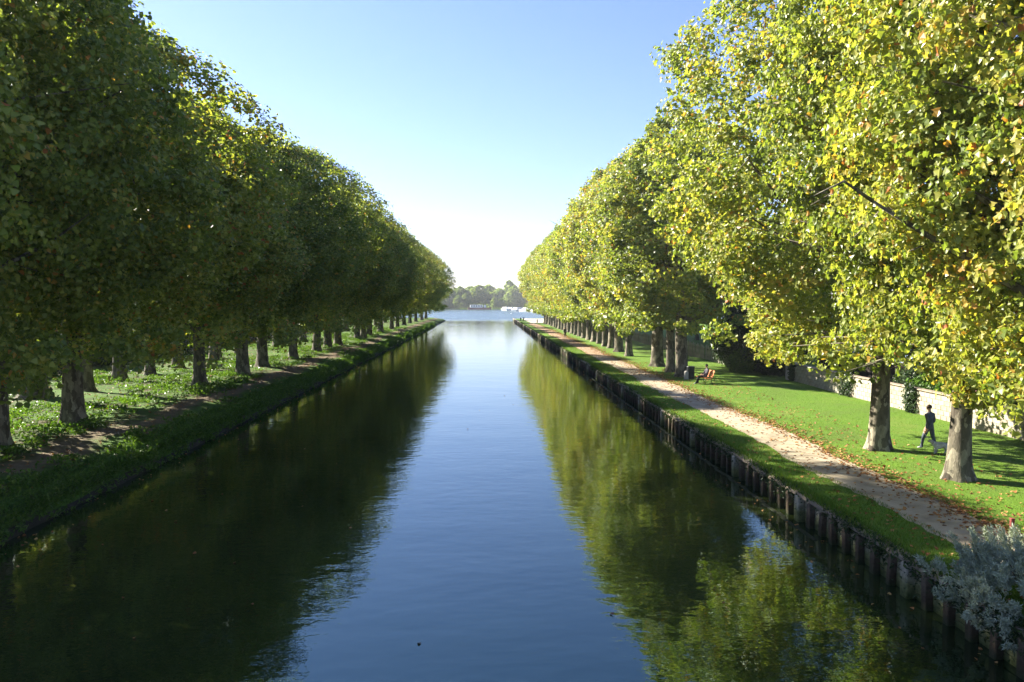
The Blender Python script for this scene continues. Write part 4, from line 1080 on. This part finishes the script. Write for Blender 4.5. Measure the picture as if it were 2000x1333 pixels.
for s_, q in (('l', 1), ('r', -1)):
    o1 = .05 * q
    DN.update({'st' + s_: ((.075 * q, .20, .26), .062), 'hk' + s_: ((.08 * q, .31 + o1, .13), .03), 'hp' + s_: ((.08 * q, .27 + o1, .03), .03), 'ht' + s_: ((.08 * q, .22 + o1, .022), .025),
               'el' + s_: ((.07 * q, -.16, .22), .05), 'kn' + s_: ((.07 * q, -.19 - o1, .12), .032), 'fp' + s_: ((.07 * q, -.18 - o1, .03), .03), 'ft' + s_: ((.07 * q, -.23 - o1, .022), .025)})
    DE += [('rump', 'st' + s_), ('st' + s_, 'hk' + s_), ('hk' + s_, 'hp' + s_), ('hp' + s_, 'ht' + s_), ('chest', 'el' + s_), ('el' + s_, 'kn' + s_), ('kn' + s_, 'fp' + s_), ('fp' + s_, 'ft' + s_)]
dog.scale = (1.1, 0.82, 0.92)
DN = {k_: (p_, tuple(np.atleast_1d(r_) * (1.28 if k_ in ('rump', 'loin', 'belly', 'chest', 'withers', 'neck', 'poll') else 1.2)) if hasattr(r_, '__len__') else r_ * 1.25) for k_, (p_, r_) in DN.items()}
db = skin_body('body', DN, DE, 'belly', {'nose': 1}, [M['fur'], M['iron']], dog)
mb = MB()
for q in (-1, 1): mb.tube([(.035 * q, -.435, .555), (.038 * q, -.45, .557)], .011, 8)
mb.build('eyes', M['iron'], dog, True)
mb = MB(); mb.tube([(.078 * math.cos(a), -.315 + .02 * math.sin(a), .465 + .085 * math.sin(a)) for a in np.linspace(0, 2 * PI, 17)], .012, 6); mb.build('collar', M['red_wood'], dog, True)
bpy.context.view_layer.update()
hand = dw.matrix_world @ Vector((.27, -.08, .78)); col = dog.matrix_world @ Vector((0, -.30, .55))
mid = (hand + col) / 2 - Vector((0, 0, .12))
o = MB().tube([hand, (hand + mid) / 2 - Vector((0, 0, .03)), mid, (mid + col) / 2 - Vector((0, 0, .02)), col], .008, 6).build('leash', M['iron'], None, True)
tag(o, 'thin dark leash between the walking person and the pale dog', 'leash')

# ------------------------------------------------------------------ far shore: trees, boats, houseboat, swan
random.seed(31)
ft = [(-62, 690, 1.0, .95, 1), (-50, 676, 1.0, .92, 0), (-40, 690, 1.05, .98, 2), (-31, 668, 1.0, .86, 1), (-22, 684, 1.0, .95, 0), (-13, 690, 1.0, 1.10, 2), (-5, 680, 1.05, 1.0, 1), (4, 692, 1.1, 1.05, 0),
      (13, 682, 1.0, .98, 2), (21, 690, 0.8, 1.12, 1), (24, 664, .95, 1.0, 0), (33, 686, .9, 1.05, 2), (42, 690, 1.0, 1.15, 1), (52, 680, 1.0, 1.0, 0), (64, 690, 1.1, 1.0, 2), (-76, 690, 1.1, 1.0, 0), (-92, 700, 1.2, 1, 1), (80, 690, 1.1, 1, 2), (98, 695, 1.2, 1.0, 0)]
FLT = [(-22, 656, .62, .50, 1, 'yellow-green bushy tree on the far shore behind the grass edge'), (-15, 654, .42, .62, 2, 'narrow yellow-green tree left of the white houseboat'), (-17.5, 651, .4, .3, 0, 'low green bush on the far shore under the narrow tree'),
       (8, 655, .36, .45, 0, 'small russet tree between houseboat and white boats'), (13, 655, .42, .42, 2, 'small yellow-green tree left of the white boats'), (33.5, 655, .48, .52, 1, 'round dark olive tree behind the white boats'),
       (-28.5, 650, .42, .25, 0, 'pale rounded bush at the far shore waterline'), (-36, 652, .7, .5, 2, 'green tree on the far shore next to the left tree row'), (44, 656, .6, .5, 0, 'green bush behind the rightmost white boat')]
ftr = trunk_mesh('far_trunk', 300, 0.4, 4.5, 4, 12, 4, 3, None, 8)
for i, (x, y, s, h, k) in enumerate(ft):
    tree('far_tree', x, y, 0.5, ftr, far_c[k], 'tall hazy tree of the far wood, %s along the lake from the left' % ORD[i], 'tree', 'trees on the far shore', i * 1.1, None, (s * random.uniform(.9, 1.25), s, h * random.uniform(.86, 1.0)), 1)
for (x, y, s, h, k, lab) in FLT:
    tree('shore_tree', x, y, 0.45, ftr, far_c[k], lab, 'tree', 'small trees on the far shore', x, None, (s, s, h), .4)
m = 6000
X = g.uniform(-110, 110, m); Y = g.uniform(641.5, 644, m); Z = np.full(m, 0.3)
leafy('shore_reeds', X, Y, Z, g.uniform(0, .6, m), 0.9, M['plant_leaf'], 'strip of reeds and grass along the far shore', 'reeds', .7, NARROW * np.array([2, 1]))
m = 9000
X = g.uniform(-200, 200, m); Y = g.uniform(655, 700, m); Z = np.full(m, 0.3)
leafy('far_thicket', X, Y, Z, 3.5 * g.random(m) ** 1.3, 1.3, M['far_leaf'], 'dark thicket under the trees of the far shore', 'thicket', .2)

def boat(x, y, rz, L, label, hullm=None, cab=1):
    t = empty('cabin_boat', (x, y, 0), rz, label, 'boat', 'white boats moored on the far side')
    w = L * .16; hv = []; st = [(-.5, .85, .0), (-.3, 1, 0), (0, 1, 0.02), (.25, .85, .08), (.42, .45, .2), (.5, .03, .3)]
    for q, b, sh_ in st:
        top = 1.15 + sh_ * 1.6
        hv += [(q * L, -b * w, top), (q * L * .97, -b * w * .7, -.25), (q * L * .97, b * w * .7, -.25), (q * L, b * w, top)]
    hf = []
    for i in range(len(st) - 1):
        for k in range(3): a = i * 4 + k; hf.append((a, a + 4, a + 5, a + 1))
        hf.append((i * 4, i * 4 + 3, i * 4 + 7, i * 4 + 4))
    hf += [(0, 1, 2, 3), (20, 23, 22, 21)]
    MB().add(hv, hf).build('hull', hullm or M['hull_white'], t)
    mb = MB(); mb.add([(-.38 * L, -w * .75, 1.1), (.18 * L, -w * .7, 1.15), (.18 * L, w * .7, 1.15), (-.38 * L, w * .75, 1.1), (-.36 * L, -w * .65, 2.4), (.06 * L, -w * .6, 2.4), (.06 * L, w * .6, 2.4), (-.36 * L, w * .65, 2.4)],
                      [(4, 5, 6, 7), (0, 1, 5, 4), (1, 2, 6, 5), (2, 3, 7, 6), (3, 0, 4, 7)])
    mb.build('cabin', M['white'], t)
    for s_ in (-1, 1):
        for k in range(4): MB().box((-.30 * L + k * .105 * L, s_ * w * .73, 1.85), (.075 * L, .14, .5)).build('window', M['glass'], t)
    mb = MB(); mb.tube([(-.48 * L, -w * .8, 1.1), (-.48 * L, -w * .8, 1.9), (-.48 * L, w * .8, 1.9), (-.48 * L, w * .8, 1.1)], .04, 5); mb.build('rail', M['white'], t)
    return t
bl = ['leftmost white cabin boat moored near the far reeds', 'second white cabin boat from the far reeds', 'white cabin boat moored before the round olive tree', 'white cabin boat just right of the round olive tree',
      'fourth white boat inward from the right tree row', 'third white boat inward from the right tree row', 'white cabin boat next to the blue-hulled one', 'nearest moored boat with a blue hull, by the right tree row']
for i in range(8):
    q = i / 7
    boat(16 + 18 * q + random.uniform(-.5, .5), 575 - 105 * q, R(60 + random.uniform(-12, 12)) * (1 if i % 2 else -1) + (PI if i % 3 else 0), random.uniform(11, 14), bl[i], M['hull_blue'] if i == 7 else None)
hb = empty('houseboat', (-4.5, 634, 0), R(4), 'white houseboat with dark red hull on the far shore', 'houseboat')
MB().add([(-9, -1.8, 1.5), (8, -1.8, 1.5), (10, 0, 1.8), (8, 1.8, 1.5), (-9, 1.8, 1.5), (-9, -1.6, -.3), (8, -1.5, -.3), (9.3, 0, -.3), (8, 1.5, -.3), (-9, 1.6, -.3)],
         [(0, 1, 2, 3, 4), (0, 5, 6, 1), (1, 6, 7, 2), (2, 7, 8, 3), (3, 8, 9, 4), (4, 9, 5, 0)]).build('hull', M['hull_red'], hb)
MB().box((-2.2, 0, 2.65), (10, 3, 2.3), bev=.05).build('cabin', M['white'], hb)
MB().box((-2.2, 0, 3.86), (10.6, 3.4, .12), bev=.03).build('roof', M['coping'], hb)
for k in range(5): MB().box((-6 + 1.9 * k, -1.52, 2.8), (1.0, .06, .9)).build('window', M['glass'], hb)
MB().box((4.6, -0.2, 2.5), (1.6, 1.6, 2.0), bev=.04).build('wheelhouse', M['white'], hb)
sw = empty('swan', (13.6, 415, 0), 0.6, 'white swan floating on the lake before the moored boats', 'swan')
skin_body('body', {'tail': ((0, .50, .25), (.05, .04)), 'rump': ((0, .3, .2), (.16, .13)), 'mid': ((0, 0, .17), (.24, .18)), 'breast': ((0, -.3, .2), (.17, .16)), 'n1': ((0, -.45, .40), .06), 'n2': ((0, -.40, .66), .045),
                   'n3': ((0, -.45, .84), .045), 'hd': ((0, -.53, .86), .055), 'bill': ((0, -.66, .81), .022)},
          [('tail', 'rump'), ('rump', 'mid'), ('mid', 'breast'), ('breast', 'n1'), ('n1', 'n2'), ('n2', 'n3'), ('n3', 'hd'), ('hd', 'bill')], 'mid', {'bill': 1}, [M['swan'], M['bench_wood']], sw)
